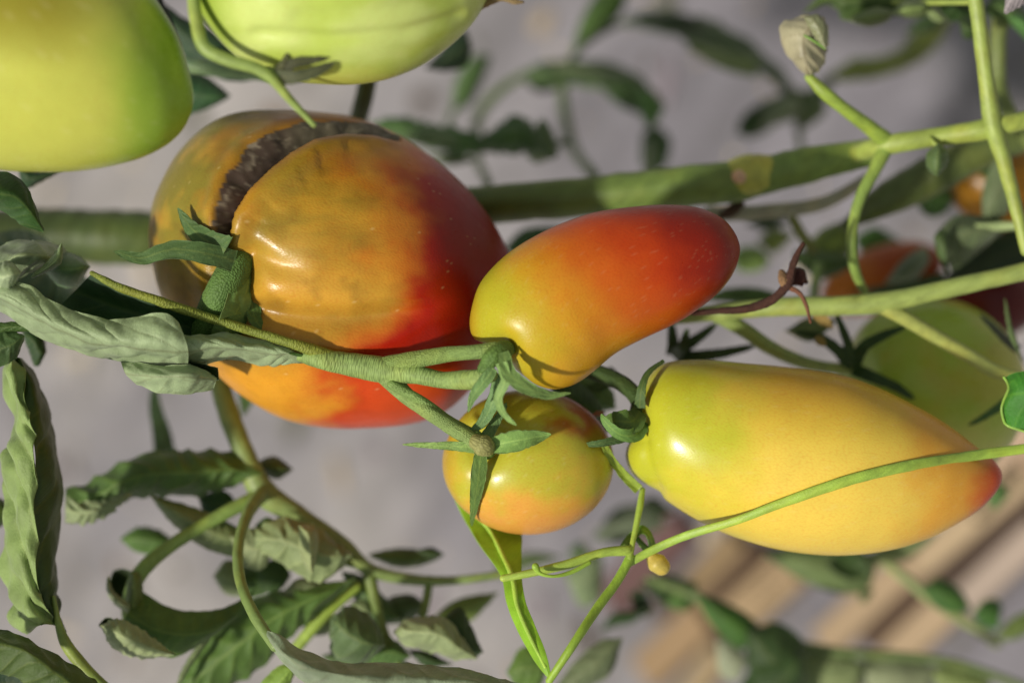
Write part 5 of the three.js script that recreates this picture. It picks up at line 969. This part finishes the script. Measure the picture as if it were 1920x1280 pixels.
{
  const t = thing('leaf_spray', 'dark blurred leaf branch at the bottom edge, right of the grass stems', 'leaves', [1400, 1190, -0.18]);
  add(t, 'leaf_stalk', stem([[1220, 1085, -0.18, 8], [1300, 1115, -0.18, 10], [1380, 1170, -0.18, 12], [1500, 1212, -0.18, 12], [1620, 1226, -0.18, 10], [1720, 1232, -0.18, 9], [1800, 1244, -0.18, 8], [1930, 1290, -0.18, 8]], C('#66784a'), {}), M.stem);
  const L = (u, l, w, b, o) => add(t, 'leaflet', leaf(u, l, w, b, { nu: 40, ...o }), M.leaf);
  L([[1300, 1105], [1340, 1120], [1400, 1150], [1440, 1190]], [[1300, 1105], [1330, 1165], [1390, 1215], [1440, 1190]], -0.175, 0.006, { top: C('#3f5f2c') });
  L([[1400, 1180], [1450, 1165], [1500, 1195], [1510, 1240]], [[1400, 1180], [1400, 1240], [1440, 1320], [1510, 1240]], -0.17, 0.008, { top: C('#33452a'), wave: 0.003 });
  L([[1370, 1320], [1410, 1250], [1470, 1220], [1510, 1230]], [[1370, 1320], [1430, 1330], [1500, 1320], [1510, 1230]], -0.165, 0.006, { top: C('#3c4f34'), wave: 0.003 });
  L([[1345, 1200], [1370, 1195], [1405, 1235]], [[1345, 1200], [1350, 1260], [1380, 1275], [1405, 1235]], -0.19, 0.004, { ...PALE, top: C('#b5bda2') });
  L([[1500, 1230], [1560, 1222], [1620, 1240]], [[1500, 1230], [1520, 1320], [1600, 1320], [1620, 1240]], -0.18, 0.006, { ...PALE, top: C('#98a877') });
  L([[1600, 1240], [1680, 1232], [1760, 1250]], [[1600, 1240], [1640, 1310], [1730, 1310], [1760, 1250]], -0.185, 0.006, { ...PALE, top: C('#a3ad8a') });
  L([[1740, 1250], [1800, 1245], [1860, 1275]], [[1740, 1250], [1780, 1320], [1840, 1320], [1860, 1275]], -0.185, 0.004, { ...PALE, top: C('#93a566') });
  L([[1200, 1090], [1240, 1075], [1310, 1095]], [[1200, 1090], [1240, 1130], [1290, 1145], [1310, 1095]], -0.19, 0.006, { top: C('#4f683a') });
  L([[1125, 1185], [1150, 1150], [1200, 1145], [1215, 1140]], [[1125, 1185], [1150, 1175], [1190, 1165], [1215, 1140]], -0.17, 0.004, { top: C('#30482a') });
  L([[1180, 1110], [1205, 1105], [1225, 1140]], [[1180, 1110], [1190, 1145], [1210, 1155], [1225, 1140]], -0.18, -0.002, { top: C('#22331e') });
}
{
  const t = thing('tomato_leaf', 'greyish folded leaf at the bottom edge between the grass stems and the dark branch', 'leaf', [1120, 1230, -0.1]);
  add(t, 'blade', leaf([[1040, 1290], [1080, 1240], [1130, 1200], [1168, 1195]], [[1040, 1320], [1100, 1290], [1145, 1260], [1168, 1195]], -0.1, 0.006, { ...PALE, top: C('#8b9a74'), veins: 5, vein: 0.8 }), M.leaf);
}
{
  const t = thing('leaf_clump', 'hazy pale leaves behind the grass fork, below the yellow tomato shoulder', 'leaves', [1150, 1060, -0.22]);
  add(t, 'leaflet', leaf([[1060, 1075], [1090, 1035], [1130, 1040]], [[1060, 1075], [1090, 1135], [1120, 1130], [1130, 1040]], -0.22, 0.006, { ...PALE, top: C('#93a67e') }), M.leaf);
  add(t, 'leaflet', leaf([[1110, 1010], [1160, 950], [1230, 955], [1250, 985]], [[1110, 1010], [1160, 1020], [1220, 1000], [1250, 985]], -0.24, 0.006, { ...PALE, top: C('#7d8a72') }), M.leaf);
  add(t, 'leaflet', leaf([[1195, 945], [1225, 930], [1265, 960]], [[1195, 945], [1225, 970], [1265, 960]], -0.22, 0.003, { top: C('#2f3a2a') }), M.leaf);
  add(t, 'leaflet', leaf([[1065, 1035], [1090, 1015], [1110, 1040]], [[1065, 1035], [1085, 1060], [1110, 1040]], -0.24, 0.003, { top: C('#4a5f42'), nu: 20 }), M.leaf);
  add(t, 'leaflet', leaf([[930, 1055], [1000, 1035], [1060, 1045]], [[930, 1085], [1000, 1062], [1060, 1045]], -0.2, 0.003, { top: C('#6b7f55'), nu: 20 }), M.leaf);
}
{
  const t = thing('leaf_tip', 'dark leaf tips hanging below the rolled leaf, left of the branching stalk', 'leaf', [300, 800, -0.12]);
  add(t, 'blade', blade([[288, 730, -0.12], [292, 770, -0.12], [302, 810, -0.12], [308, 850, -0.12]], 20, { top: C('#5f7d5a'), under: C('#4d6a40'), shape: (s) => 0.4 + 0.75 * s, lean: 0.6 }), M.leaf);
  add(t, 'blade', blade([[450, 700, -0.12], [462, 735, -0.12], [455, 780, -0.12]], 18, { top: C('#42592f'), under: C('#4d6a40') }), M.leaf);
}
renderer.render(scene, camera);
